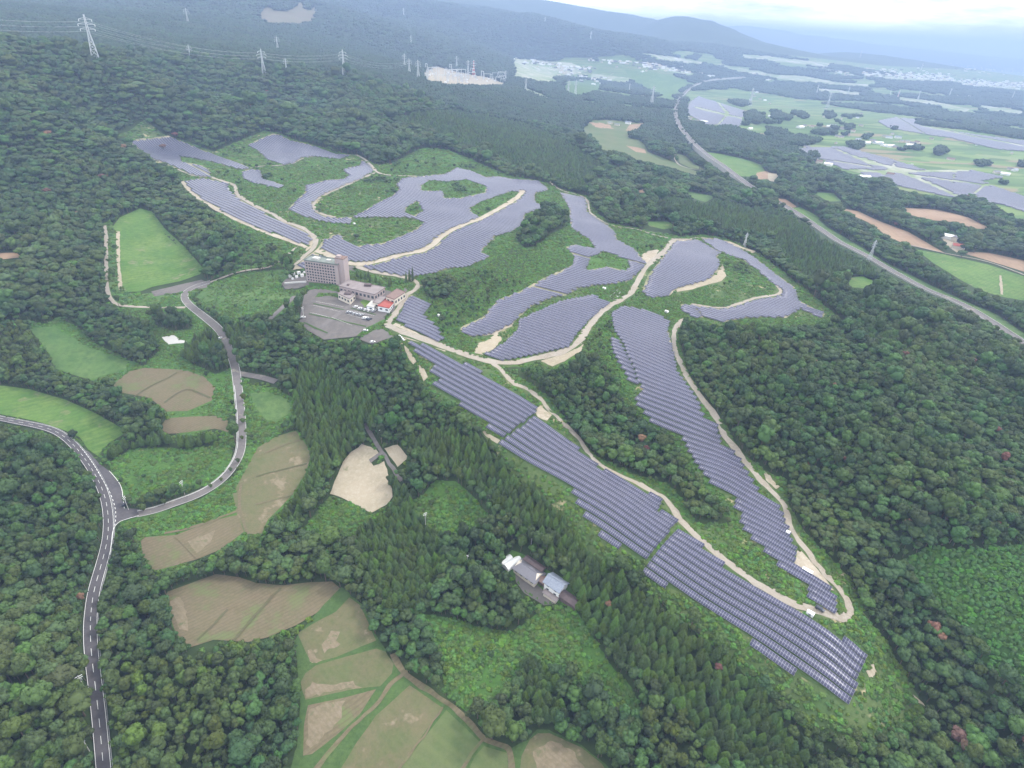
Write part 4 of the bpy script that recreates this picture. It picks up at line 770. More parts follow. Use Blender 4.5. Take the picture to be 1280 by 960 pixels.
def tq_mesh(name, V, F3, F4, mats, idx=None):
    me = bpy.data.meshes.new(name); me.vertices.add(len(V)); me.vertices.foreach_set('co', V.astype(np.float32).ravel())
    lp = np.concatenate([F3.ravel(), F4.ravel()]); st = np.concatenate([np.arange(len(F3)) * 3, len(F3) * 3 + np.arange(len(F4)) * 4])
    me.loops.add(len(lp)); me.loops.foreach_set('vertex_index', lp.astype(np.int32)); me.polygons.add(len(st)); me.polygons.foreach_set('loop_start', st.astype(np.int32)); me.update(calc_edges=True)
    for m in mats: me.materials.append(m)
    if idx is not None: me.polygons.foreach_set('material_index', idx.astype(np.int32))
    return me
def trunk_geo(H=6.5, r0=.28, limbs=4, seed=0):
    rr = random.Random(seed); mb = MB(); mb.cyl(0, 0, -.8, H, r0, r0 * .35, 7)
    for k in range(limbs):
        a = rr.random() * 6.28; z = H * rr.uniform(.5, .85); mb.bar((0, 0, z), (math.cos(a) * 1.6, math.sin(a) * 1.6, z + 1.5), r0 * .5)
    return mb
def proto_set(kind, n):
    out = []
    for i in range(n):
        if kind == 'broadleaf': g = crown_broad(100 + i, R_=3.0 + .25 * (i % 3), lobes=9 + i % 5); tm = trunk_geo(6.5, seed=i); mt = M['leaf']
        elif kind == 'cedar': g = crown_cedar(200 + i, 2.15 + .12 * (i % 3), 8.4 + (i % 4) * .5); tm = trunk_geo(7, .2, 0); mt = M['cedar']
        elif kind == 'round': g = crown_broad(300 + i, R_=2.7, zc=5.8, H=4.6, lobes=7, leaves=600, leafs=.34); tm = trunk_geo(5, seed=i); mt = M['round']
        elif kind == 'red': g = crown_broad(400 + i, R_=3.0, zc=7.0, lobes=9, leaves=420); tm = trunk_geo(6.5, seed=i); mt = M['red']
        out.append((tq_mesh('crown', *g, [mt]), tm.mesh('trunk', M['bark']), g, mt))
    return out
def merged(name, g, mt, lowh=0):
    V, F3, F4 = g; mb = MB(); mb.cyl(0, 0, -.8, 5, .26, .12, 5); tv = np.array(mb.v); tf = [f for f in mb.f if len(f) == 4]; tf = np.array(tf)
    return tq_mesh(name, np.concatenate([V, tv]), F3, np.concatenate([F4, tf + len(V)]), [mt, M['bark']], np.concatenate([np.zeros(len(F3) + len(F4)), np.ones(len(tf))]))
def gn_stuff(name, meshes, X, Y, Z, S, SZ, vid, label, cat, rx=None):
    """one object: one instance of the meshes on every point"""
    col = bpy.data.collections.new(name + '_kinds')
    for i, me in enumerate(meshes): col.objects.link(bpy.data.objects.new('%s_kind_%02d' % (name, i), me))
    n = len(X); pm = bpy.data.meshes.new(name); pm.vertices.add(n); pm.vertices.foreach_set('co', np.stack([X, Y, Z], 1).astype(np.float32).ravel())
    def attr(nm, ty, arr, fld='value'):
        a = pm.attributes.new(nm, ty, 'POINT'); a.data.foreach_set(fld, arr)
    attr('vid', 'INT', vid.astype(np.int32)); attr('scl', 'FLOAT_VECTOR', np.stack([S, S, SZ], 1).astype(np.float32).ravel(), 'vector')
    rot = np.zeros((n, 3), np.float32); rot[:, 2] = rng.random(n) * 6.28; rot[:, :2] = rng.normal(0, .06, (n, 2)); attr('rot', 'FLOAT_VECTOR', rot.ravel(), 'vector')
    o = link(name, pm); ng = bpy.data.node_groups.new(name + '_scatter', 'GeometryNodeTree')
    ng.interface.new_socket('Geometry', in_out='INPUT', socket_type='NodeSocketGeometry'); ng.interface.new_socket('Geometry', in_out='OUTPUT', socket_type='NodeSocketGeometry')
    gi = ng.nodes.new('NodeGroupInput'); go = ng.nodes.new('NodeGroupOutput'); ip = ng.nodes.new('GeometryNodeInstanceOnPoints'); ci = ng.nodes.new('GeometryNodeCollectionInfo')
    ci.inputs['Collection'].default_value = col; ci.inputs['Separate Children'].default_value = True; ci.inputs['Reset Children'].default_value = True
    ip.inputs['Pick Instance'].default_value = True
    def na(nm, ty):
        q = ng.nodes.new('GeometryNodeInputNamedAttribute'); q.data_type = ty; q.inputs['Name'].default_value = nm; return q.outputs['Attribute']
    L = ng.links.new; L(gi.outputs[0], ip.inputs['Points']); L(ci.outputs[0], ip.inputs['Instance']); L(na('vid', 'INT'), ip.inputs['Instance Index'])
    e2r = ng.nodes.new('FunctionNodeEulerToRotation'); L(na('rot', 'FLOAT_VECTOR'), e2r.inputs[0]); L(e2r.outputs[0], ip.inputs['Rotation'])
    L(na('scl', 'FLOAT_VECTOR'), ip.inputs['Scale']); L(ip.outputs[0], go.inputs[0])
    md = o.modifiers.new('scatter', 'NODES'); md.node_group = ng
    tag(o, label, cat, None, 'stuff'); print(name, n); return o
def cand(r0, r1, sp, mg=230):
    """jittered points of the terrain inside the view (and a margin) between two distances"""
    n = int(r1 * 1.65 / sp); out = []
    I, J = np.meshgrid(np.arange(-n, n + 1), np.arange(-int(60 / sp), n + 1)); X = (I + .5 * (J % 2)).astype(float).ravel() * sp; Y = J.astype(float).ravel() * sp * .87
    R_ = np.hypot(X, Y); m = (R_ > r0 - sp) & (R_ < r1 + sp) & (np.abs(np.arctan2(X, Y)) < 1.35); X = X[m]; Y = Y[m]
    X = X + rng.uniform(-.42, .42, len(X)) * sp; Y = Y + rng.uniform(-.42, .42, len(X)) * sp; R_ = np.hypot(X, Y); m = (R_ >= r0) & (R_ < r1); X = X[m]; Y = Y[m]
    Z = height(X, Y); u, v, d = project(X, Y, Z); m = (u > -mg) & (u < 1280 + mg) & (v < 960 + 200) & (d > 60); return X[m], Y[m], Z[m], u[m], v[m], d[m]
VEG = np.array([FOREST, CONIFER, SCRUB, SPARSE, ROUND, SAPLING, 10])
def crown_ok(X, Y, Z, h, thin_ok=.0):
    ok = np.ones(len(X), bool)
    for f in (.4, .75, 1.05):
        u, v, _ = project(X, Y, Z + h * f); l = look(u, v); c = np.isin(l, VEG); ok &= c | ((l == ROAD) & (rng.random(len(X)) < thin_ok) & (f > .9))
    return ok
pts = {k: [] for k in ('broadleaf', 'cedar', 'round', 'red', 'bush', 'sapling', 'clump')}
def put(k, X, Y, Z, s, sz, m): pts[k].append(np.stack([X[m], Y[m], Z[m], s[m], sz[m]], 1))
for r0, r1, sp in ((60, NEARF, 3.1), (NEARF, 1000, 4.7), (1000, MIDF, 7.0)):
    X, Y, Z, u, v, d = cand(r0, r1, sp); l = look(u, v); n = len(X); k = sp / 4.6; rnd = rng.random(n)
    patchy = fbm(X / 130, Y / 130, 40, 3); tone = fbm(X / 60, Y / 60, 50, 2)
    size = (1.0 + .3 * fbm(X / 45, Y / 45, 60, 2)) * np.exp(rng.normal(0, .26, n)) * np.where(rng.random(n) < .05, 1.5, 1)
    # canopies: a rolling surface, some emergent crowns
    big = crown_ok(X, Y, Z, 8.8 * size * np.clip(1 + .55 * tone, .8, 1.5), .05)
    isf = (l == FOREST) | ((l == SPARSE) & (rnd < .22) & (patchy > -.2)) | ((l == SCRUB) & (rnd < .012))
    con = (l == CONIFER) | ((l == FOREST) & (patchy > .60))
    thin = rnd < (.95 if sp < 4 else 1.0)
    bl = isf & ~con & big & thin; redm = bl & (rng.random(n) < .0011); bl &= ~redm
    sc = np.where(l == FOREST, 1, .62)
    put('broadleaf', X, Y, Z, size * k * .98 * sc * rng.uniform(.8, 1.2, n), size * (.78 + (k - .74) * .4) * sc * (1 + .55 * tone) * np.exp(rng.normal(0, .12, n)), bl); put('red', X, Y, Z, size * k * .8, size * .8, redm)
    # cedars stand closer: two per cell
    for q in range(1):
        X2 = X + (rng.uniform(-1, 1, n) * 1.3 if q else 0); Y2 = Y + (rng.uniform(-1, 1, n) * 1.3 if q else 0); Z2 = height(X2, Y2); s2 = rng.uniform(.8, 1.15, n)
        ok = con & crown_ok(X2, Y2, Z2, 9 * s2, .1) & (rng.random(n) < .9); put('cedar', X2, Y2, Z2, s2 * (.95 if sp < 4 else k * 1.15), s2 * rng.uniform(.7, 1.22, n), ok)
    put('round', X, Y, Z, size * k * 1.02, size * .78, (l == ROUND) & big & thin)
    sh = (l == SPARSE) & ~bl
    if sp > 4: put('bush', X, Y, Z, k * rng.uniform(1.2, 2.6, n), rng.uniform(1.0, 1.9, n), sh | ((l == SCRUB) & (rnd < .8)))
X, Y, Z, u, v, d = cand(60, NEARF, 2.2, 120); l = look(u, v); rnd = rng.random(len(X)); den = fbm(X / 22, Y / 22, 70, 3)
ok = crown_ok(X, Y, Z, np.full(len(X), 1.4)); m = ((l == SCRUB) & (den + rnd * .8 > .10) | (l == SPARSE) & (rnd < .9)) & ok; put('bush', X, Y, Z, rng.uniform(.7, 1.55, len(X)) * (1 + .4 * den), rng.uniform(.6, 1.3, len(X)) * (1 + .5 * den), m)
m = (l == SAPLING) & (rnd < .95); put('sapling', X, Y, Z, rng.uniform(.8, 1.1, len(X)), rng.uniform(.7, 1.2, len(X)), m)
# fringe of weeds along edges of woods: bushes on forest cells that touch clearings
m = np.isin(l, (FOREST, CONIFER, ROUND)) & ok & (rnd < .55); uu, vv, _ = project(X, Y, Z + 7.5); edge = ~np.isin(look(uu, vv), VEG); put('bush', X, Y, Z, rng.uniform(.9, 1.9, len(X)), rng.uniform(.8, 1.8, len(X)), m & edge)
X, Y, Z, u, v, d = cand(NEARF, 1450, 3.7, 60); l = look(u, v); rnd = rng.random(len(X)); den = fbm(X / 30, Y / 30, 71, 3)
m = ((l == SCRUB) & (den + rnd * .9 > .25)) & crown_ok(X, Y, Z, np.full(len(X), 1.6)); put('bush', X, Y, Z, rng.uniform(1.0, 2.2, len(X)) * (1 + .5 * den), rng.uniform(.5, 1.2, len(X)) * (1 + .6 * den), m)
m = ((l == SCRUB) & (den > .35) & (rnd < .35)) & crown_ok(X, Y, Z, np.full(len(X), 5.)); put('broadleaf', X, Y, Z, rng.uniform(.55, .9, len(X)), rng.uniform(.4, .65, len(X)), m)
X, Y, Z, u, v, d = cand(MIDF, 3200, 15.0, 150); l = look(u, v); v_ok = l != 10; l = np.where((l == 10) & (fbm(X / 240, Y / 200, 85, 3) > -.12), FOREST, l); m = np.isin(l, VEG[:-1]) & crown_ok(X, Y, Z, np.full(len(X), 5.0)) & (fbm(X / 300, Y / 300, 80, 3) > -.75); put('clump', X, Y, Z, rng.uniform(.85, 1.2, len(X)), rng.uniform(.8, 1.25, len(X)), m)
X, Y, Z, u, v, d = cand(3200, FARF, 27.0, 120); l = look(u, v); m = (np.isin(l, VEG[:-1]) | ((l == 10) & (fbm(X / 420, Y / 260, 81, 3) > -.16))) & crown_ok(X, Y, Z, np.full(len(X), 9.0)); put('clump', X, Y, Z, rng.uniform(1.5, 2.1, len(X)), rng.uniform(.9, 1.5, len(X)), m)
pts = {k: np.concatenate(v) if v else np.zeros((0, 5)) for k, v in pts.items()}
# the russet crowns that stand out in the photo
REDS = [(800, 553, 1.3), (806, 566, 1.1), (1055, 580, 1.1), (1060, 586, .9), (1145, 573, .9), (1190, 925, 1.6), (1200, 938, 1.3), (1160, 790, 1.3), (1170, 800, 1.0), (1243, 540, .9), (895, 838, .9), (1275, 938, 1.4), (190, 958, 1.3), (1130, 658, 1.0), (1035, 531, .9), (1007, 582, .8), (1268, 552, .8), (760, 758, .9), (1150, 405, 1.5), (1210, 455, 1.6), (1128, 447, 1.2), (220, 168, 3), (205, 183, 2.6), (60, 168, 3), (130, 222, 3), (95, 142, 3), (62, 240, 2.6), (1245, 660, 1.0), (700, 735, .8)]
rd = []
for (u_, v_, s_) in REDS:
    p = at(u_, v_ + 5); rd.append((p.x, p.y, p.z, .72 * s_, .85 * min(s_, 1.2)))
pts['red'] = np.concatenate([np.array(rd), pts['red']])
# the 300 that show largest of each kind are things of their own
def where(u, v):
    if v > 690 and u < 128 or (u < 128 and v > 560): return 'in the wood left of the dark two-lane road'
    if u < 400 and v > 740: return 'in the wood between the two-lane road and the brown fields'
    if u < 300 and v < 740: return 'in a tree belt among the lowland meadows'
    if u < 520 and v < 640: return 'on the wooded hill below the hotel car park'
    if 270 <= u < 580 and v >= 620: return 'in the wood between the brown fields and the weedy clearings'
    if u < 720 and v > 800: return 'in the grove at the foot of the weedy clearing'
    if u < 1010 and (v > 690 or v > 520 + (u - 520) * .75): return 'on the slope between the farmhouse and the front solar strip'
    if u < 960: return 'in the wood between the two solar spurs'
    if v > 820: return 'in the valley wood at the lower right corner'
    return 'on the wooded hillside right of the long tapering block'
LOOKS = {'broadleaf': ('broadleaf_tree', 'dark green bushy broadleaf tree', 'broadleaf tree'), 'cedar': ('cedar_tree', 'narrow pointed dark green cedar', 'cedar tree'), 'round': ('round_tree', 'yellowish green round-crowned tree', 'tree'), 'red': ('withered_tree', 'reddish brown withered tree', 'withered tree')}
for kind in ('broadleaf', 'cedar', 'round', 'red'):
    A = pts[kind]; ps = proto_set(kind, 8 if kind != 'red' else 4); u, v, d = project(A[:, 0], A[:, 1], A[:, 2] + 6)
    vis = (u > 5) & (u < 1275) & (v > 5) & (v < 955); score = np.where(vis, A[:, 3] / d, 0); od = np.argsort(-score); lim = 300
    sel = [i for i in od[:lim] if score[i] > 0]; nm, lk, cat = LOOKS[kind]
    for c, i in enumerate(sel):
        x, y, z, s, sz = (float(q) for q in A[i]); cr, tr, _, _ = ps[c % len(ps)]
        root = empty(nm, (x, y, z), rng.random() * 6.28); root.scale = (s, s, sz); wh = where(u[i], v[i])
        tag(root, lk + ' ' + wh, cat, cat + 's ' + wh); link('crown', cr, root); link('trunk', tr, root)
    mask = np.ones(len(A), bool); mask[sel] = False; A = A[mask]
    if len(A):
        mm = [merged(nm + '_mesh', p[2], p[3]) for p in ps]
        lb = {'broadleaf': 'broadleaf woods covering the hills beyond the nearest trees', 'cedar': 'dark stands of cedar beyond the nearest cedars', 'round': 'yellowish green wood behind its nearest trees', 'red': 'reddish withered crowns scattered through the far woods'}[kind]
        gn_stuff(nm.replace('_tree', '_forest'), mm, A[:, 0], A[:, 1], A[:, 2], A[:, 3], A[:, 4], rng.integers(0, len(mm), len(A)), lb, 'woods')
def bush_g(seed, n=150):
    V, F3, F4 = crown_broad(seed, R_=1.35, zc=.55, H=1.3, lobes=5, leaves=n, fine=False, leafs=.30); V[:, 2] = np.maximum(V[:, 2], -.3); return V, F3, F4
mm = [tq_mesh('shrub_mesh', *bush_g(500 + i), [M['bushm']]) for i in range(7)]; A = pts['bush']; gn_stuff('undergrowth', mm, A[:, 0], A[:, 1], A[:, 2], A[:, 3], A[:, 4], rng.integers(0, 7, len(A)), 'bright green weeds and low shrubs on the slopes and clearings', 'shrubs')
mm = [tq_mesh('sapling_mesh', *crown_broad(600 + i, R_=1.45, zc=1.6, H=2.4, lobes=5, leaves=200, fine=False, leafs=.3), [M['sapm']]) for i in range(6)]; A = pts['sapling']
if len(A): gn_stuff('sapling_foliage', mm, A[:, 0], A[:, 1], A[:, 2], A[:, 3], A[:, 4], rng.integers(0, 6, len(A)), 'fresh green young plantation on the hillside at the right edge', 'saplings')
def clump_g(seed):
    r = np.random.default_rng(seed); V = []; F3 = []; b = 0; iv, jf = ICO1
    for i in range(16):
        a = r.random() * 6.28; q = math.sqrt(r.random()) * 11; h = r.uniform(6.5, 10.5); rr = r.uniform(2.4, 4.0); d = iv * rr * (1 + .16 * r.standard_normal((len(iv), 1))); d[:, 2] *= 1.15
        V.append(d + (q * math.cos(a), q * math.sin(a), h - 1)); F3.append(jf + b); b += len(iv)
    d = ICO1[0] * (11, 11, 3.4); V.append(d + (0, 0, 3.6)); F3.append(jf + b); V = np.concatenate(V); return V, np.concatenate(F3), np.zeros((0, 4), int)
mm = [tq_mesh('clump_mesh', *clump_g(700 + i), [M['farleaf']]) for i in range(9)]; A = pts['clump']; gn_stuff('distant_forest', mm, A[:, 0], A[:, 1], A[:, 2], A[:, 3], A[:, 4], rng.integers(0, 9, len(A)), 'hazy dark forest covering the distant hills and plain', 'distant woods')
# ------------------------------------------------------------------ buildings, pylons, poles, cars
M['wallpink'] = plain_mat('pink_beige_wall', (.40, .325, .31), .8, var=.1); M['roofgreen'] = plain_mat('grey_green_roof', (.20, .225, .20), .8, var=.25, scale=.2)
M['roofgrey'] = plain_mat('grey_brown_roof', (.24, .205, .20), .8, var=.25, scale=.3); M['roofred'] = plain_mat('red_roof', (.27, .04, .03), .7, var=.3, scale=.4, c2=(.33, .11, .085)); M['roofbrown'] = plain_mat('brown_roof', (.20, .135, .115), .8, var=.2, scale=.4)
M['white'] = plain_mat('white_paint', (.78, .78, .77), .5, var=.08); M['glass'] = plain_mat('dark_glass', (.06, .07, .09), .15, var=.3, spec=.5); M['cream'] = plain_mat('cream_wall', (.62, .56, .47), .85, var=.12)
M['tile'] = plain_mat('grey_roof_tile', (.17, .165, .185), .55, var=.2, scale=1.5); M['tileblue'] = plain_mat('blue_grey_tile', (.16, .18, .23), .4, var=.2, scale=1.2, c2=(.24, .27, .32)); M['rust'] = plain_mat('dark_rusty_sheet', (.115, .085, .085), .8, var=.3, scale=.6)
M['lattice'] = plain_mat('pale_lattice_steel', (.55, .57, .58), .5, .2, var=.1); M['redsteel'] = plain_mat('red_steel', (.60, .13, .09), .6, var=.1); M['concretep'] = plain_mat('pole_concrete', (.50, .49, .46), .8, var=.1)
M['tyre'] = plain_mat('tyre_rubber', (.03, .03, .03), .9); M['silver'] = plain_mat('silver_paint', (.50, .51, .53), .35, .4, var=.05); M['darkcar'] = plain_mat('dark_paint', (.05, .055, .07), .35, .2, var=.05)
def atz(u, v, z):
    dx, dy, dz = (float(q) for q in ray(u, v)); t = (z - CAMZ) / dz; return Vector((dx * t, dy * t, z))
# ---- hotel
a = at(384, 352); b = at(424.5, 356.5); hz0 = min(a.z, b.z); ang = math.atan2(b.y - a.y, b.x - a.x); HW = math.hypot(b.x - a.x, b.y - a.y)
hotel = empty('hotel', (a.x, a.y, hz0), ang); tag(hotel, 'tall pink beige hotel block with rows of square windows above the car park', 'hotel')
HH = 21.0
mb = MB(); mb.box(0, 0, -3, HW, 13, HH); mb.build('walls', M['wallpink'], hotel)
mb = MB(); mb.box(-.5, -.5, HH + .01, HW + .5, 13.5, HH + .5); mb.box(-.5, -.5, HH + .5, HW + .5, -.1, HH + 1.3); mb.box(-.5, 13.1, HH + .5, HW + .5, 13.5, HH + 1.3); mb.box(-.5, -.1, HH + .5, -.1, 13.1, HH + 1.3); mb.box(HW + .1, -.1, HH + .5, HW + .5, 13.1, HH + 1.3)
rf = mb.build('roof', M['roofgreen'], hotel)
mb = MB(); mb.box(6, 4, HH + .5, 12, 9, HH + 2.2); mb.box(20, 5, HH + .5, 24, 8, HH + 1.8); mb.build('rooftop_units', M['concretep'], rf)
mb = MB(); mb.box(HW - 3.5, 2.0, -3, HW + 5.5, 10.5, HH + 5.5); mb.box(HW - 2.5, 3, HH + 5.5, HW + 1.5, 7, HH + 8); tw = mb.build('stair_tower', M['wallpink'], hotel)
mb = MB(); mb.box(HW - 3.8, 1.7, HH + 5.51, HW + 5.8, 10.8, HH + 5.9); mb.build('roof', M['roofbrown'], tw)
wm = MB(); wm.box(0, -.06, 0, 1.7, .05, 1.5); wmm = wm.mesh('window', [M['glass']]); fm = MB()
for bx in ((-.15, -.12, -.15, 0, .02, 1.65), (1.7, -.12, -.15, 1.85, .02, 1.65), (0, -.12, -.15, 1.7, .02, 0), (0, -.12, 1.5, 1.7, .02, 1.65)): fm.box(*bx)
fmm = fm.mesh('frame', [M['wallpink']]); nc = 11
for r_ in range(7):
    for c_ in range(nc):
        o = link('window', wmm, hotel, (1.1 + c_ * (HW - 3.6) / nc, -.02, 1.6 + r_ * 2.75)); link('frame', fmm, o)
def roofed(name, pts_px, h, rm, wmat, lab, cat, parapet=True):
    c = at(sum(p[0] for p in pts_px) / len(pts_px), sum(p[1] for p in pts_px) / len(pts_px) + 3); z = c.z + h; Q = [atz(u, v, z) for u, v in pts_px]; o = empty(name, (Q[0].x, Q[0].y, c.z)); tag(o, lab, cat)
    L = [(q.x - Q[0].x, q.y - Q[0].y) for q in Q]; n = len(L)
    mb = MB(); mb.add([(x, y, -2.5) for x, y in L] + [(x, y, h) for x, y in L], [tuple(range(n))[::-1], tuple(range(n, 2 * n))] + [(k, (k + 1) % n, n + (k + 1) % n, n + k) for k in range(n)]); mb.build('walls', wmat, o)
    cx = sum(p[0] for p in L) / n; cy = sum(p[1] for p in L) / n; G = [(cx + (x - cx) * 1.03, cy + (y - cy) * 1.03) for x, y in L]
    mb = MB(); mb.add([(x, y, h + .01) for x, y in G] + [(x, y, h + .45) for x, y in G], [tuple(range(n))[::-1], tuple(range(n, 2 * n))] + [(k, (k + 1) % n, n + (k + 1) % n, n + k) for k in range(n)])
    for k in range(n): mb.bar((*G[k], h + .6), (*G[(k + 1) % n], h + .6), .35)
    rf = mb.build('roof', rm, o)
    # window bands on the sides
    for k in range(n):
        p, q = Vector(L[k]), Vector(L[(k + 1) % n]); d = (q - p); ln = d.length; d.normalize(); nr = Vector((d.y, -d.x)); 
        if nr.dot(Vector((cx, cy)) - p) > 0: nr = -nr
        m_ = int(ln / 4)
        for w_ in range(m_):
            s = p + d * (ln * (w_ + .25) / m_) + nr * .05; e = s + d * min(2.4, ln / m_ * .6); mb = MB(); mb.add([(s.x, s.y, h * .35), (e.x, e.y, h * .35), (e.x, e.y, h * .72), (s.x, s.y, h * .72)] + [(s.x + nr.x * .06, s.y + nr.y * .06, h * .35), (e.x + nr.x * .06, e.y + nr.y * .06, h * .35), (e.x + nr.x * .06, e.y + nr.y * .06, h * .72), (s.x + nr.x * .06, s.y + nr.y * .06, h * .72)],
                [(0, 1, 2, 3), (7, 6, 5, 4), (0, 4, 5, 1), (1, 5, 6, 2), (2, 6, 7, 3), (3, 7, 4, 0)]); mb.build('window', M['glass'], o)
    return o, rf, (cx, cy)
def units(rf, c, h, spots):
    for (x, y, w_, d_, hh) in spots: mb = MB(); mb.box(c[0] + x, c[1] + y, h + .45, c[0] + x + w_, c[1] + y + d_, h + .45 + hh); mb.build('rooftop_unit', M['rust'], rf)
_, rf, c = roofed('hotel_wing', [(424.2, 358), (436.2, 350.5), (481, 359.8), (468, 368.4)], 6.5, M['roofgrey'], M['wallpink'], 'long low hotel wing with flat grey brown roof beside the tall block', 'building'); units(rf, c, 6.5, [(2, 1, 6, 4, 2), (-14, 1, 2, 2, 1)])
_, rf, c = roofed('entrance_hall', [(422.5, 367.3), (431, 362.3), (444, 368.3), (437, 374.2)], 5.0, M['roofgrey'], M['cream'], 'small hotel entrance hall with raised skylight in front of the wing', 'building'); units(rf, c, 5, [(-2, -2, 6, 4, 1.3)])
roofed('hotel_annex', [(482.6, 371), (496.4, 361.5), (506.7, 365.8), (493, 374.6)], 6.0, M['roofbrown'], M['cream'], 'brown-roofed hotel annex at the right end beside the track', 'building')
roofed('hotel_annex', [(466, 378.2), (476, 370.5), (483.5, 372), (474, 380)], 4.5, M['roofgrey'], M['cream'], 'grey flat link building between the hotel wing and the red roof', 'building')
roofed('red_roof_hall', [(472.3, 382.8), (479.2, 374.6), (493.8, 376.2), (486.4, 385.6)], 4.0, M['roofred'], M['white'], 'small hall with a bright red roof by the hotel car park', 'building')
roofed('glass_pavilion', [(458.5, 383), (465, 376.5), (473, 378.5), (467, 384.4)], 3.0, M['concretep'], M['white'], 'small pale pavilion left of the red-roofed hall', 'building')
# plant yard left of the hotel
for i, (u, v, s) in enumerate([(363, 346.5, 2.6), (367, 344, 3), (371, 347.5, 2.4), (374, 343.5, 3.2), (378, 346, 2.8), (380, 342.5, 2.4), (366, 349.5, 1.8)]):
    p = at(u, v); o = empty('water_tank', p); tag(o, 'white cylindrical service tank in the plant yard left of the hotel block', 'tank', 'white tanks beside the hotel'); mb = MB(); mb.cyl(0, 0, 0, s, s * .6, s * .6, 12); mb.build('body', M['white'], o); mb = MB(); mb.cyl(0, 0, s + .01, s + .3, s * .62, s * .2, 12); mb.build('lid', M['concretep'], o)
p0 = at(356, 355.5); p1 = at(383, 353.5); mb = MB(); mb.bar((0, 0, 1), (p1.x - p0.x, p1.y - p0.y, p1.z - p0.z + 1), 1.6); tag(mb.build('retaining_wall', M['concretep'], None, p0), 'dark grey retaining wall below the plant yard left of the hotel', 'wall')
# ---- gabled houses
def house(u, v, L, W, az, h, rh, wm_, rm_, lab, cat='house', group=None, win=True, name='farmhouse', hip=False, over=.6):
    p = at(u, v); o = empty(name, p, az); tag(o, lab, cat, group)
    mb = MB(); mb.box(-L / 2, -W / 2, -1.0, L / 2, W / 2, h); mb.add([(-L / 2, -W / 2, h), (-L / 2, W / 2, h), (-L / 2, 0, h + rh * .93), (L / 2, -W / 2, h), (L / 2, W / 2, h), (L / 2, 0, h + rh * .93)], [(0, 2, 1), (3, 4, 5), (0, 3, 5, 2), (1, 2, 5, 4)])
    mb.build('walls', wm_, o)
    mb = MB(); e = over; i_ = L * .22 if hip else 0; y0 = W / 2 + e; z0 = h - rh * e / (W / 2); X = L / 2 + e
    for s in (-1, 1):
        mb.add([(-X, s * y0, z0), (X, s * y0, z0), (X - i_, 0, h + rh), (-X + i_, 0, h + rh), (-X, s * y0, z0 + .22), (X, s * y0, z0 + .22), (X - i_, 0, h + rh + .22), (-X + i_, 0, h + rh + .22)], [(0, 1, 2, 3), (7, 6, 5, 4), (0, 4, 5, 1), (1, 5, 6, 2), (2, 6, 7, 3), (3, 7, 4, 0)])
        if hip: mb.add([(s * X, -y0, z0 + .1), (s * X, y0, z0 + .1), (s * (X - i_), 0, h + rh + .1)], [(0, 1, 2)])
    mb.bar((-X + i_, 0, h + rh + .2), (X - i_, 0, h + rh + .2), .4); mb.build('roof', rm_, o)
    if win:
        for s in (-1, 1):
            for k in range(max(1, int(L / 3.5))):
                x = -L / 2 + (k + .5) * L / max(1, int(L / 3.5)); mb = MB(); mb.box(x - .8, s * W / 2 - .06, .9, x + .8, s * W / 2 + .06, 2.2); 
                if h > 4.5: mb.box(x - .8, s * W / 2 - .06, 3.7, x + .8, s * W / 2 + .06, 4.9)
                mb.build('window', M['glass'], o)
        mb = MB(); mb.box(-L / 2 - .06, -.5, 0, -L / 2 + .05, .5, 2.0); mb.build('door', M['rust'], o)
    return o
pa, pb = at(643.7, 712), at(664.5, 728); az1 = math.atan2(pb.y - pa.y, pb.x - pa.x)
house(660.5, 718, 14.5, 8, az1, 3.2, 2.0, M['cream'], M['tile'], 'long single-storey farmhouse with dull grey tiled roof beside a gravel yard', over=1.0, hip=True)
house(694, 737, 9.5, 7.5, az1, 5.6, 2.0, M['white'], M['tileblue'], 'two-storey house with shiny blue grey roof and white walls in the forest', over=.8)
house(689, 747, 8, 3.2, az1, 2.3, .5, M['cream'], M['roofgrey'], 'low pale lean-to in front of the two-storey forest house', 'outbuilding', name='lean_to', win=False)
house(712.5, 752.5, 10, 4.5, az1, 2.6, .9, M['rust'], M['rust'], 'dark rusty long shed at the right end of the farmstead', 'shed', name='shed', win=False)
house(678, 728, 6, 4, az1, 2.6, .7, M['rust'], M['roofbrown'], 'small brown connecting shed between the two farmstead houses', 'shed', name='shed', win=False)
house(668, 708, 12, 3.0, az1, 2.4, .6, M['rust'], M['rust'], 'narrow dark shed along the wood behind the single-storey farmhouse', 'shed', name='shed', win=False)
p = at(638, 703); pa, pb = at(629, 706), at(641, 695); gh = empty('vinyl_greenhouse', p, math.atan2(pb.y - pa.y, pb.x - pa.x)); tag(gh, 'bright white arched vinyl greenhouse at the left end of the farmstead', 'greenhouse')
for off, ln, r_ in ((-.0, 10.5, 2.4), (4.0, 7.5, 2.0)):
    mb = MB(); n = 9; mb.prism([(r_ * math.cos(PI * k / n), .3 + r_ * .85 * math.sin(PI * k / n)) for k in range(n + 1)] + [(-r_, 0), (r_, 0)][:0] + [(-r_, -.5), (r_, -.5)], 0, ln)
    mb.v = [(y - 5, x + off - 1.5, z) for x, y, z in mb.v]; mb.build('cover', M['white'], gh)
mb = MB()
for k in range(5): mb.bar((-5 + k * 2.6, -3.9, 0), (-5 + k * 2.6, -3.9, 1.2), .1)
mb.build('frame', M['steel'], gh)
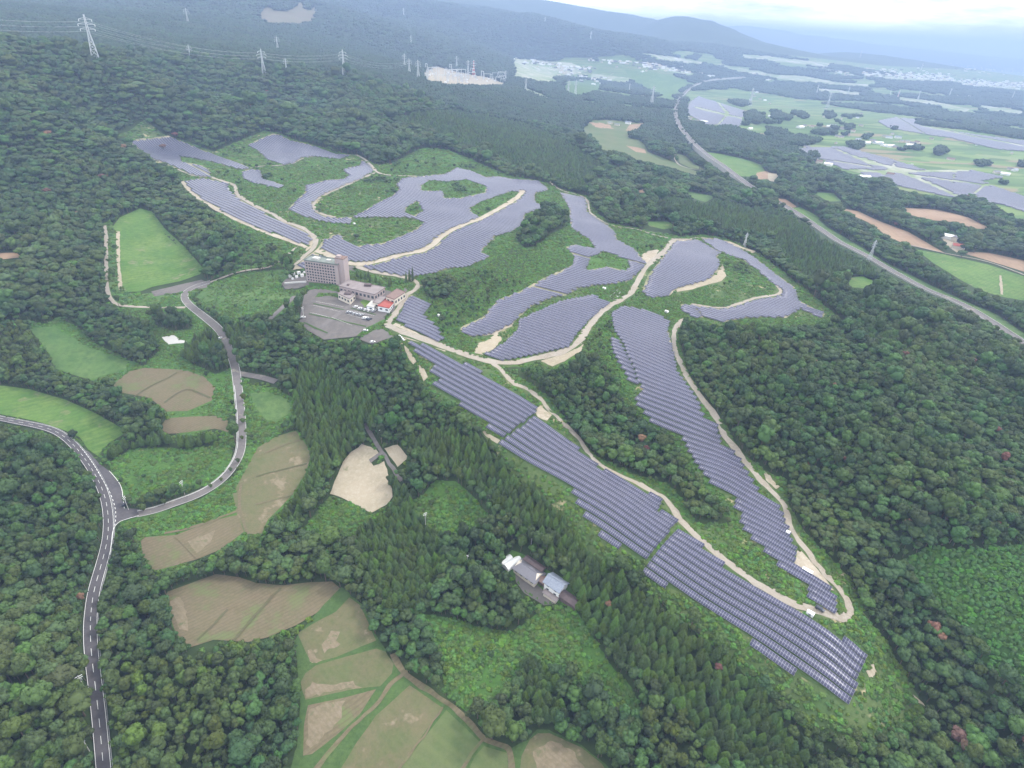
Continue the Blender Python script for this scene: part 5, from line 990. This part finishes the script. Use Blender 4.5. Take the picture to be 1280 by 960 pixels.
# ---- houses of the plain
HS = [('by the expressway bend', [(862, 150, 0), (868, 153, 2), (873, 157, 0), (866, 160, 1), (880, 153, 3), (858, 146, 2)]), ('in the hamlet left of the expressway', [(812, 162, 0), (818, 163, 1), (828, 163, 0), (835, 165, 3), (822, 137, 3), (829, 142, 0), (836, 136, 1)]),
 ('in the clearing behind the upper arrays', [(817, 227, 0), (823, 229, 3), (832, 230, 2), (838, 228, 1), (844, 231, 2), (826, 226, 1)]), ('with green sheds in the valley', [(762, 155, 4), (771, 157, 4), (785, 155, 2)]), ('near the substation', [(677, 113, 3), (683, 116, 0), (689, 115, 3), (742, 106, 3)]),
 ('in the village on the green plain', [(1080, 173, 0), (1086, 170, 1), (1072, 176, 2), (1091, 177, 0), (1098, 180, 3), (1105, 183, 3), (1112, 184, 3), (1119, 185, 0), (1066, 165, 1), (1076, 158, 0), (1106, 172, 4), (1111, 173, 2), (1126, 178, 0), (1133, 178, 4), (1140, 180, 0), (1146, 179, 1), (1138, 183, 3), (1122, 173, 2), (1058, 170, 1), (1084, 180, 3)]),
 ('in the tree belt left of the village', [(1000, 160, 3), (1006, 158, 0), (1041, 158, 2), (968, 149, 1), (997, 145, 0), (1008, 146, 2), (1032, 147, 4)]), ('beside the large array on the plain', [(1018, 201, 0), (1023, 204, 1), (1035, 207, 3), (1050, 222, 3), (1080, 223, 3), (1113, 219, 1), (1012, 197, 0)]),
 ('at the right edge of the plain', [(1245, 217, 0), (1256, 219, 3), (1268, 214, 2), (1243, 274, 5), (1267, 286, 0), (1276, 288, 3), (1188, 200, 1)]), ('in front of the dark far wood', [(1232, 160, 3), (1241, 161, 3), (1250, 163, 3), (1259, 164, 0), (1208, 159, 2), (1186, 157, 1), (1284, 170, 3)]),
 ('in the yard between the brown fields', [(1183, 298, 3), (1192, 301, 0), (1223, 307, 6), (1197, 311, 5), (1188, 294, 1)]), ('near the valley yard by the road bridge', [(996, 229, 0), (1006, 233, 3), (1012, 231, 1), (925, 247, 3), (932, 249, 0)]),
 ('along the foot of the hazy ridge', [(742, 76, 3), (752, 78, 0), (762, 80, 3), (771, 84, 1), (802, 72, 3), (806, 73, 0), (845, 74, 3), (866, 70, 3), (888, 97, 3), (893, 98, 0), (803, 90, 3)]), ('behind the arrays on the plain', [(943, 121, 0), (950, 124, 1), (956, 126, 3), (938, 125, 2), (929, 130, 3), (962, 130, 0), (946, 116, 3)])]
RC = {0: ('tile', 'cream', 'grey-roofed'), 1: ('roofbrown', 'cream', 'brown-roofed'), 2: ('tileblue', 'white', 'blue grey roofed'), 3: ('white', 'white', 'pale-roofed'), 4: ('roofgreen', 'cream', 'green-roofed'), 5: ('roofred', 'cream', 'pinkish red roofed'), 6: ('tileblue', 'white', 'bright white and blue')}
for wh, lst in HS:
    for (u, v, c) in lst:
        rm_, wm_, cn = RC[c]; L = rng.uniform(12, 20) * (1.3 if c == 3 else 1)
        house(u, v, L, L * rng.uniform(.5, .7), rng.uniform(-.9, .9), rng.uniform(3.5, 6), 2.4, M[wm_], M[rm_], 'small %s house %s' % (cn, wh), 'house', '%s houses %s' % (cn, wh), win=False)
_r = random.Random(11)
for k in range(70):
    u, v = [(_r.uniform(870, 1270), _r.uniform(118, 215)), (_r.uniform(640, 840), _r.uniform(78, 118)), (_r.uniform(960, 1100), _r.uniform(140, 185))][k % 3 if k % 5 else 0]
    if look(np.array([u]), np.array([v]))[0] not in (PLAIN, 10): continue
    c = _r.choice([0, 0, 1, 3, 2]); rm_, wm_, cn = RC[c]; wh = 'scattered among the far plain fields' if v < 130 or u < 850 else 'standing by itself amid the plain fields'
    L = _r.uniform(10, 17); house(u, v, L, L * .6, _r.uniform(-1, 1), 4, 2.2, M[wm_], M[rm_], 'tiny %s house %s' % (cn, wh), 'house', '%s houses %s' % (cn, wh), win=False)
# ---- distant town, too fine to count
mb = MB()
for i, (u0, v0, u1, v1, n, jt) in enumerate([(1040, 88, 1190, 98, 420, 4.5), (1200, 103, 1290, 108, 220, 4), (960, 70, 1045, 84, 200, 4), (735, 72, 830, 80, 150, 4), (800, 82, 960, 98, 180, 5), (1190, 120, 1290, 128, 90, 5), (640, 74, 740, 88, 80, 6), (850, 66, 960, 80, 120, 4), (1080, 78, 1290, 90, 260, 5), (700, 92, 760, 104, 50, 5)]):
    mb.mi = 0
    uu = np.linspace(u0, u1, n) + rng.normal(0, 3, n); vv = np.linspace(v0, v1, n) + rng.normal(0, jt * .5, n); x, y, z = unproject(uu, vv)
    for k in range(n):
        if z[k] > 70: continue
        mb.mi = int(rng.integers(0, 4)); l_, w_, h_ = rng.uniform(10, 30), rng.uniform(8, 18), rng.uniform(4, 10); mb.box(x[k] - l_ / 2, y[k] - w_ / 2, z[k] - 1, x[k] + l_ / 2, y[k] + w_ / 2, z[k] + h_)
tag(mb.build('distant_town', [M['white'], M['white'], M['cream'], M['tile']]), 'pale specks of distant town buildings strewn over the hazy far plain', 'town', None, 'stuff')
# ---- pylons
def pylon(u, v, vt, lab, red=False, w=None):
    p = at(u, v)
    lo, hi = 5.0, 160.0
    for _ in range(24):
        m = (lo + hi) / 2; _, q, _ = project(np.float64(p.x), np.float64(p.y), np.float64(p.z + m)); lo, hi = (m, hi) if q > vt else (lo, m)
    H = lo; o = empty('pylon', p, .5); tag(o, lab, 'pylon'); W = H * .085; t = max(.22, H * .0075) if p.length < 1200 else H * .011
    def wd(z): q = z / H; return W * (1 - q / .62 * .72) if q < .62 else W * .28 * (1 - (q - .62) / .38 * .55)
    mb = MB(); Z = [H * q for q in (0, .14, .27, .38, .48, .56, .62, .70, .78, .86, .94, 1)]
    for i in range(len(Z) - 1):
        a, b = wd(Z[i]), wd(Z[i + 1]); mb.mi = 1 if red and i % 2 else 0
        c0 = [(-a, -a), (a, -a), (a, a), (-a, a)]; c1 = [(-b, -b), (b, -b), (b, b), (-b, b)]
        for k in range(4):
            k2 = (k + 1) % 4; mb.bar((*c0[k], Z[i]), (*c1[k], Z[i + 1]), t); mb.bar((*c0[k], Z[i]), (*c1[k2], Z[i + 1]), t * .55); mb.bar((*c0[k2], Z[i]), (*c1[k], Z[i + 1]), t * .55); mb.bar((*c1[k], Z[i + 1]), (*c1[k2], Z[i + 1]), t * .55)
    mb.build('tower_body', [M['white' if red else 'lattice'], M['redsteel']], o)
    for z, s in ((.70, .15), (.80, .17), (.90, .13)):
        mb = MB(); mb.mi = 0; X = H * s; zz = H * z; b = wd(zz)
        for sg in (-1, 1):
            for yy in (-b, b): mb.bar((sg * b, yy, zz), (sg * X, 0, zz + H * .005), t * .7); mb.bar((sg * b, yy, zz + H * .04), (sg * X, 0, zz + H * .005), t * .6)
        ca = mb.build('crossarm', M['lattice'], o); mb = MB()
        for sg in (-1, 1): mb.cyl(sg * X, 0, zz - H * .04, zz, t * .6, t * .6, 6)
        mb.build('insulator', M['white'], ca)
    return o, p, H
PY = [(121, 78, 18, 'large grey lattice pylon on the hazy hillside at the upper left corner'), (239, 76, 56, 'small faint pylon on the hill right of the large upper left one'), (236, 32, 10, 'faint pylon high on the hazy hill above the other'), (331, 97, 61, 'tall pylon standing below the quarry, left of two small ones'), (348, 66, 45, 'short faint pylon just under the quarry scar'), (359, 93, 73, 'short pylon right of the tall one below the quarry'),
 (431, 98, 62, 'tall bright pylon standing alone on the wooded hill in the middle'), (506, 87, 67, 'leftmost pylon of the group beside the substation'), (512, 95, 73, 'front bright pylon of the group beside the substation'), (523, 100, 75, 'pylon touching the left tip of the substation'), (571, 86, 70, 'faint pylon behind the middle of the substation'), (585, 94, 75, 'white lattice pylon left of the red and white tower'),
 (632, 101, 88, 'small pylon at the right tip of the substation'), (657, 114, 98, 'slim pylon beside the road right of the substation'), (710, 118, 100, 'left one of twin pylons on the light green field'), (719, 118, 100, 'right one of twin pylons on the light green field'), (786, 116, 104, 'small pylon in the trees left of the expressway'), (814, 132, 107, 'tall pylon beside the lane left of the expressway bend'), (937, 132, 110, 'pylon behind the array by the expressway'),
 (505, 23, 10, 'very faint pylon on the far ridge above the substation'), (514, 56, 44, 'faint pylon on the slope above the substation group'), (681, 30, 21, 'very faint pylon on the blue ridge'), (738, 51, 39, 'faint pylon at the foot of the blue ridge'), (1020, 119, 106, 'left pylon of the line in front of the far dark wood'), (1034, 134, 115, 'tallest pylon on the edge of the green plain'), (1059, 120, 108, 'pylon right of the tallest one on the plain'), (1112, 119, 112, 'small pylon left of the red and white mast'),
 (1147, 125, 113, 'pylon right of the red and white mast in the far wood'), (1186, 121, 110, 'pylon with bright head in the far dark wood'), (1264, 125, 114, 'rightmost pylon in front of the hazy town'), (1075, 72, 63, 'very faint pylon on the low hazy hill'), (1151, 88, 79, 'very faint pylon behind the distant town'), (1086, 326, 300, 'slender dark grey pylon in the wood beside the expressway'), (930, 309, 291, 'slender pylon at the edge of the far right solar block')]
PP = {}
for (u, v, vt, lb) in PY: PP[(u, v)] = pylon(u, v, vt, lb)
pylon(592, 97, 75, 'red and white banded lattice tower at the substation', True); pylon(1121, 125, 113, 'small red and white mast in the far dark wood', True)
def span(a, b, lab):
    (oa, pa, ha), (ob, pb, hb) = a, b; mb = MB()
    d = (pb - pa).normalized(); n = Vector((-d.y, d.x, 0))
    for z, s in ((.70, .15), (.80, .17), (.90, .13)):
        for sg in (-1, 1):
            A = pa + Vector((0, 0, ha * (z - .04))) + n * sg * ha * s; B = pb + Vector((0, 0, hb * (z - .04))) + n * sg * hb * s; last = A
            for i in range(1, 17): t = i / 16; q = A.lerp(B, t); q.z -= 4 * t * (1 - t) * (B - A).length * .03; mb.bar(last, q, .13); last = q
    tag(mb.build('power_line', M['lattice']), lab, 'power line')
span(PP[(121, 78)], PP[(331, 97)], 'thin power line from the large upper left pylon across the wooded hill'); span(PP[(331, 97)], PP[(431, 98)], 'thin power line between the two tall pylons on the middle hill'); span(PP[(431, 98)], PP[(512, 95)], 'thin power line running down from the lone pylon to the substation')
off = (PP[(121, 78)][0], at(-160, 55), 90.0); span(off, PP[(121, 78)], 'thin power line leaving the picture left of the large pylon')
# ---- substation
c = at(578, 98); sub = empty('substation', c); tag(sub, 'pale electric substation of gantries and transformers on bare ground', 'substation')
gm = MB()
for x in (-9, 9): gm.bar((x, 0, 0), (x, 0, 14), .9); gm.bar((x, -2.5, 0), (x, 0, 13), .5)
gm.bar((-9, 0, 13.5), (9, 0, 13.5), 1.0); gmm = gm.mesh('gantry', [M['lattice']]); tm_ = MB(); tm_.box(-4, -3, 0, 4, 3, 4); tm_.cyl(-2, 0, 4, 7, .5, .3, 8); tm_.cyl(2, 0, 4, 7, .5, .3, 8); tmm = tm_.mesh('transformer', [M['white']])
for i in range(46):
    t = rng.random(); u = 530 + 100 * t; v = 104 - rng.random() * (19 - 11 * t) + 1 * t; p = at(u, v) - c; o = link('gantry', gmm, sub, p); o.rotation_euler = (0, 0, .4 if i % 3 else 1.9); o.scale = [rng.uniform(1.1, 2.3)] * 3
    if i % 2: o = link('transformer', tmm, sub, p + Vector((8, -9, 0)))
# ---- poles, cabins, cars
def pole(u, v, lab, arms=2, h=11):
    p = at(u, v); o = empty('utility_pole', p, rng.random() * 3); tag(o, lab, 'utility pole'); mb = MB(); mb.cyl(0, 0, -.5, h, .22, .14, 8); mb.build('shaft', M['concretep'], o)
    for k in range(arms): mb = MB(); mb.box(-1.3, -.08, h - .6 - k * 1.1, 1.3, .08, h - .45 - k * 1.1); mb.build('crossarm', M['white'], o)
    mb = MB(); mb.cyl(.45, 0, h - 3.4, h - 2.4, .28, .28, 8); mb.build('transformer', M['steel'], o)
for a_ in [(477, 553, 'grey utility pole where the lane meets the bare earth lot'), (583, 712, 'grey utility pole in the trees left of the farmstead'), (532, 658, 'grey utility pole in the weedy clearing'), (231, 618, 'utility pole beside the curving access road'), (161, 638, 'utility pole at the road junction'), (108, 864, 'utility pole in the wood left of the two-lane road'), (113, 941, 'lowest utility pole beside the two-lane road'), (664, 682, 'utility pole in the cedars above the farmstead'), (380, 398, 'utility pole at the left corner of the hotel car park')]: pole(*a_)
def cabin(u, v, lab, s=1.0):
    s *= .62
    p = at(u, v); o = empty('inverter_cabin', p, RA); tag(o, lab, 'cabin'); mb = MB(); mb.box(-2.6 * s, -.9, 0, 2.6 * s, .9, 2.0); mb.build('body', M['white'], o); mb = MB(); mb.box(-2.7 * s, -1.0, 2.01, 2.7 * s, 1.0, 2.15); mb.build('roof', M['white'], o); mb = MB(); mb.box(-.6, -.96, .1, .6, -.88, 1.7); mb.build('door', M['steel'], o)
for a_ in [(1012, 769, 'small white inverter cabin above the lowest front solar block'), (984, 668, 'small white cabin at the edge of the long tapering block', .6), (1008, 716, 'white cabin on the pale pad near the tip of the right block', 1.5), (833, 391, 'white cabin by the upper edge of the right block'), (755, 362, 'white cabin at the paved pad beside the main track'), (548, 396, 'white cabin in the scrub right of the hotel track block', .6), (443, 281, 'white cabin between the upper central arrays', .8), (286, 238, 'white cabin by the long left block', .8), (1140, 206, 'white cabin in the array on the plain, upper one', 1.6), (1093, 203, 'white cabin in the array on the plain, middle one', 1.6), (1151, 233, 'white cabin in the array on the plain, lower one', 1.6), (1165, 168, 'white cabin beside the farthest array', 1.6), (1220, 182, 'white cabin under the farthest array', 1.6), (1273, 254, 'white cabin at the right edge of the large array', 1.6)]: cabin(*a_)
me = patch('concrete_pad', M['concrete'], P('760,373 772,362 779,367 768,377'), 5.4, .1); tag(link('concrete_pad', me), kind='structure')
me = patch('concrete_pad', M['sand'], P('996,712 1001,706 1018,717 1014,724'), 5.4, .1); tag(link('concrete_pad', me), kind='structure')
def car_meshes(pm):
    b = MB(); b.prism([(-2.1, .45), (2.1, .45), (2.15, .85), (1.3, .98), (-2.1, 1.0)], -.82, .82); c = MB(); c.prism([(-2.0, .99), (1.2, .99), (.55, 1.5), (-1.6, 1.52)], -.74, .74); r = MB(); r.prism([(-1.62, 1.521), (.57, 1.501), (.5, 1.56), (-1.55, 1.58)], -.72, .72)
    w = MB(); w.cyl(0, .33, -.1, .1, .33, .33, 10, 'y'); return b.mesh('body', [pm]), c.mesh('windows', [M['glass']]), r.mesh('roof', [pm]), w.mesh('wheel', [M['tyre']])
CM = {k: car_meshes(M[k]) for k in ('white', 'silver', 'darkcar')}
def car(u, v, az, k, lab, grp=None):
    p = at(u, v); p.z += .55; o = empty('parked_car', p, az); tag(o, lab, 'car', grp); b, c_, r, w = CM[k]; link('body', b, o); link('windows', c_, o); link('roof', r, o)
    for x in (-1.35, 1.35):
        for y in (-.78, .78): link('wheel', w, o, (x, y, 0))
lotang = ang + 1.2
for i, (x, y) in enumerate([(610, 552), (640, 563), (657, 568), (682, 574), (708, 580), (738, 584), (744, 576)]): car(340 + x / 5.818, 290 + y / 5.818, lotang, ['white', 'white', 'silver', 'white', 'white', 'silver', 'white'][i], '%s car in the back row of the hotel car park' % ['white', 'white', 'silver', 'white', 'white', 'silver', 'white'][i], 'cars in the back row of the car park')
for i, (x, y) in enumerate([(555, 590), (575, 594), (600, 602), (625, 608), (650, 612)]): car(340 + x / 5.818, 290 + y / 5.818, lotang, 'silver', 'silver car in the middle row of the hotel car park', 'cars in the middle row of the car park')
for i, (x, y, k) in enumerate([(672, 632, 'white'), (688, 634, 'white'), (700, 640, 'darkcar'), (712, 642, 'darkcar')]): car(340 + x / 5.818, 290 + y / 5.818, lotang, k, '%s car in the front row of the hotel car park' % ('white' if k == 'white' else 'dark'), 'cars in the front row of the car park')
for u, v, az, k, lb in [(379, 398, .4, 'white', 'white car alone at the left corner of the car park'), (457, 414.5, .2, 'white', 'white car by the hedge below the car park'), (466, 429, .5, 'white', 'white car on the lower paved lot'), (500, 422.5, RA, 'white', 'white van stopped on the gravel above the front strip'), (503.5, 426, RA, 'silver', 'silver van stopped on the gravel above the front strip'), (275.5, 424, 1.2, 'white', 'small white car beside the access road'), (157, 632, 1.5, 'darkcar', 'dark car waiting at the road junction'), (1024, 763, RA, 'darkcar', 'dark car on the gravel loop near the lowest block')]: car(u, v, az, k, lb)
# parking bays
pa, pb = at(400, 392), at(472, 404)
for (u0, v0, u1, v1) in [(395, 378, 430, 385), (392, 383, 425, 391), (440, 384, 470, 390), (437, 389, 468, 396), (434, 394, 464, 402), (388, 392, 412, 398), (415, 398, 440, 408)]:
    A, B = at(u0, v0), at(u1, v1); g = np.stack([np.linspace(A.x, B.x, 12), np.linspace(A.y, B.y, 12)], 1); V, Fq = ribbon(g, -.07, .07, .5); tag(link('bay_markings', up(np_mesh('bay_markings', V, Fq, M['line']))), kind='structure')
me = patch('driveway', M['asphalt2'], P('398,409 437,380 441,382 403,411'), 5.4, .1); tag(link('driveway', me), kind='structure')
# garden conifers behind the hotel wing, roadside trees
GP = [(447, 345), (452, 347), (457, 348), (461, 345), (463, 351), (470, 352), (475, 355), (488, 354), (487, 357), (508, 352), (512, 350), (516, 350)]
gps = [crown_cedar(900 + k, 1.5, 7.5 + k, 420, .8) for k in range(3)]; gms = [tq_mesh('crown', *g_, [M['cedar']]) for g_ in gps]; gt = MB(); gt.cyl(0, 0, -.5, 6, .15, .08, 6); gtm = gt.mesh('trunk', [M['bark']])
for i, (u, v) in enumerate(GP):
    p = at(u, v + 2); o = empty('garden_conifer', p); q = u > 505; o.scale = (.9, .9, 1.6) if q else (1, 1, 1)
    tag(o, 'tall slim conifer beside the track right of the hotel wing' if q else 'small clipped conifer in the garden behind the hotel wing', 'conifer', 'tall conifers by the track' if q else 'garden conifers behind the hotel'); link('crown', gms[i % 3], o); link('trunk', gtm, o)
rt = crown_broad(950, R_=1.7, zc=3.0, H=2.6, lobes=6, leaves=300, fine=False, leafs=.35); rtm = tq_mesh('crown', *rt, [M['round']]); rtt = MB(); rtt.cyl(0, 0, -.4, 2.8, .14, .08, 6); rtt = rtt.mesh('trunk', [M['bark']])
for i, (u, v, sc) in enumerate([(305, 501, 1.5), (304, 530, 1.2), (303, 550, .9), (298, 579, 1.0), (289, 590, .9), (277, 602, .8), (264, 610, .8), (206, 631, 1.2), (180, 640, 1.6)]):
    p = at(u, v); o = empty('street_tree', p); o.scale = (sc,) * 3; tag(o, 'small round street tree on the verge of the curving access road', 'tree', 'street trees along the access road'); link('crown', rtm, o); link('trunk', rtt, o)
o = None
p = at(93, 548); o = empty('round_bush_tree', p); tag(o, 'dark round tree standing alone on the meadow edge of the two-lane road', 'tree'); g_ = crown_broad(960, R_=3.0, zc=4.2, H=4.4, lobes=9, leaves=500); link('crown', tq_mesh('crown', *g_, [M['leaf']]), o); link('trunk', rtt, o)
EXPO=0.14
# ------------------------------------------------------------------ air, sky, sun
HAZE = 1.5e-4
def haze_box():
    m = bpy.data.materials.new('haze'); m.use_nodes = True; nt = m.node_tree; nt.nodes.clear()
    out = nt.nodes.new('ShaderNodeOutputMaterial'); pv = nt.nodes.new('ShaderNodeVolumePrincipled')
    pv.inputs['Color'].default_value = (.39, .52, .80, 1); pv.inputs['Density'].default_value = HAZE; pv.inputs['Anisotropy'].default_value = .0
    nt.links.new(pv.outputs[0], out.inputs['Volume'])
    mb = MB(); lo = float(HG.min()) - 8.0; mb.box(-36000, -36000, lo, 36000, 36000, float(max(HG.max(), CAMZ)) + 25)
    o = mb.build('haze', m); tag(o, kind='stuff'); return o
haze_box()
w = bpy.data.worlds.new('World'); SC.world = w; w.use_nodes = True; nt = w.node_tree; nt.nodes.clear()
wo = nt.nodes.new('ShaderNodeOutputWorld'); bg = nt.nodes.new('ShaderNodeBackground'); sky = nt.nodes.new('ShaderNodeTexSky'); sky.sky_type = 'NISHITA'
SUN_EL, SUN_AZ = math.radians(47), math.radians(68)      # azimuth clockwise from +Y (the viewing direction)
sky.sun_disc = False; sky.sun_elevation = SUN_EL; sky.sun_rotation = SUN_AZ; sky.altitude = 200
tc = nd(nt, 'TexCoord'); mp = nd(nt, 'Mapping'); mp.inputs['Scale'].default_value = (1, 1, 5.5); nt.links.new(tc.outputs['Generated'], mp.inputs['Vector'])
cl = noise(nt, 2.6, 8, .55, mp.outputs[0], .3); cover = math_n(nt, 'ADD', math_n(nt, 'MULTIPLY', ramp(nt, cl, .30, .62), .30), .68)
cl2 = noise(nt, 5.0, 8, .6, mp.outputs[0]); grey = mixc(nt, ramp(nt, cl2, .38, .60), (14, 14.6, 16), (34.0, 33.8, 33))
nt.links.new(mixc(nt, cover, sky.outputs[0], grey), bg.inputs['Color']); bg.inputs['Strength'].default_value = .10
nt.links.new(bg.outputs[0], wo.inputs['Surface'])
sl = bpy.data.lights.new('sun', 'SUN'); sl.energy = 2.3; sl.angle = math.radians(10); sl.color = (1, .96, .90)
so = bpy.data.objects.new('sun', sl); COL.objects.link(so)
sd_ = Vector((math.sin(SUN_AZ) * math.cos(SUN_EL), math.cos(SUN_AZ) * math.cos(SUN_EL), math.sin(SUN_EL)))
so.rotation_euler = sd_.to_track_quat('Z', 'Y').to_euler()
SC.view_settings.view_transform = 'Standard'; SC.view_settings.look = 'None'; SC.view_settings.gamma = 1; SC.view_settings.use_curve_mapping = False
SC.view_settings.exposure = EXPO
SC.render.engine = 'CYCLES'; cy = SC.cycles
cy.use_denoising = True
try: cy.denoiser = 'OPENIMAGEDENOISE'; cy.denoising_input_passes = 'RGB_ALBEDO_NORMAL'
except Exception: pass
cy.max_bounces = 4; cy.diffuse_bounces = 2; cy.glossy_bounces = 2; cy.volume_bounces = 1; cy.transparent_max_bounces = 6
cy.caustics_reflective = False; cy.caustics_refractive = False
bpy.context.view_layer.update()
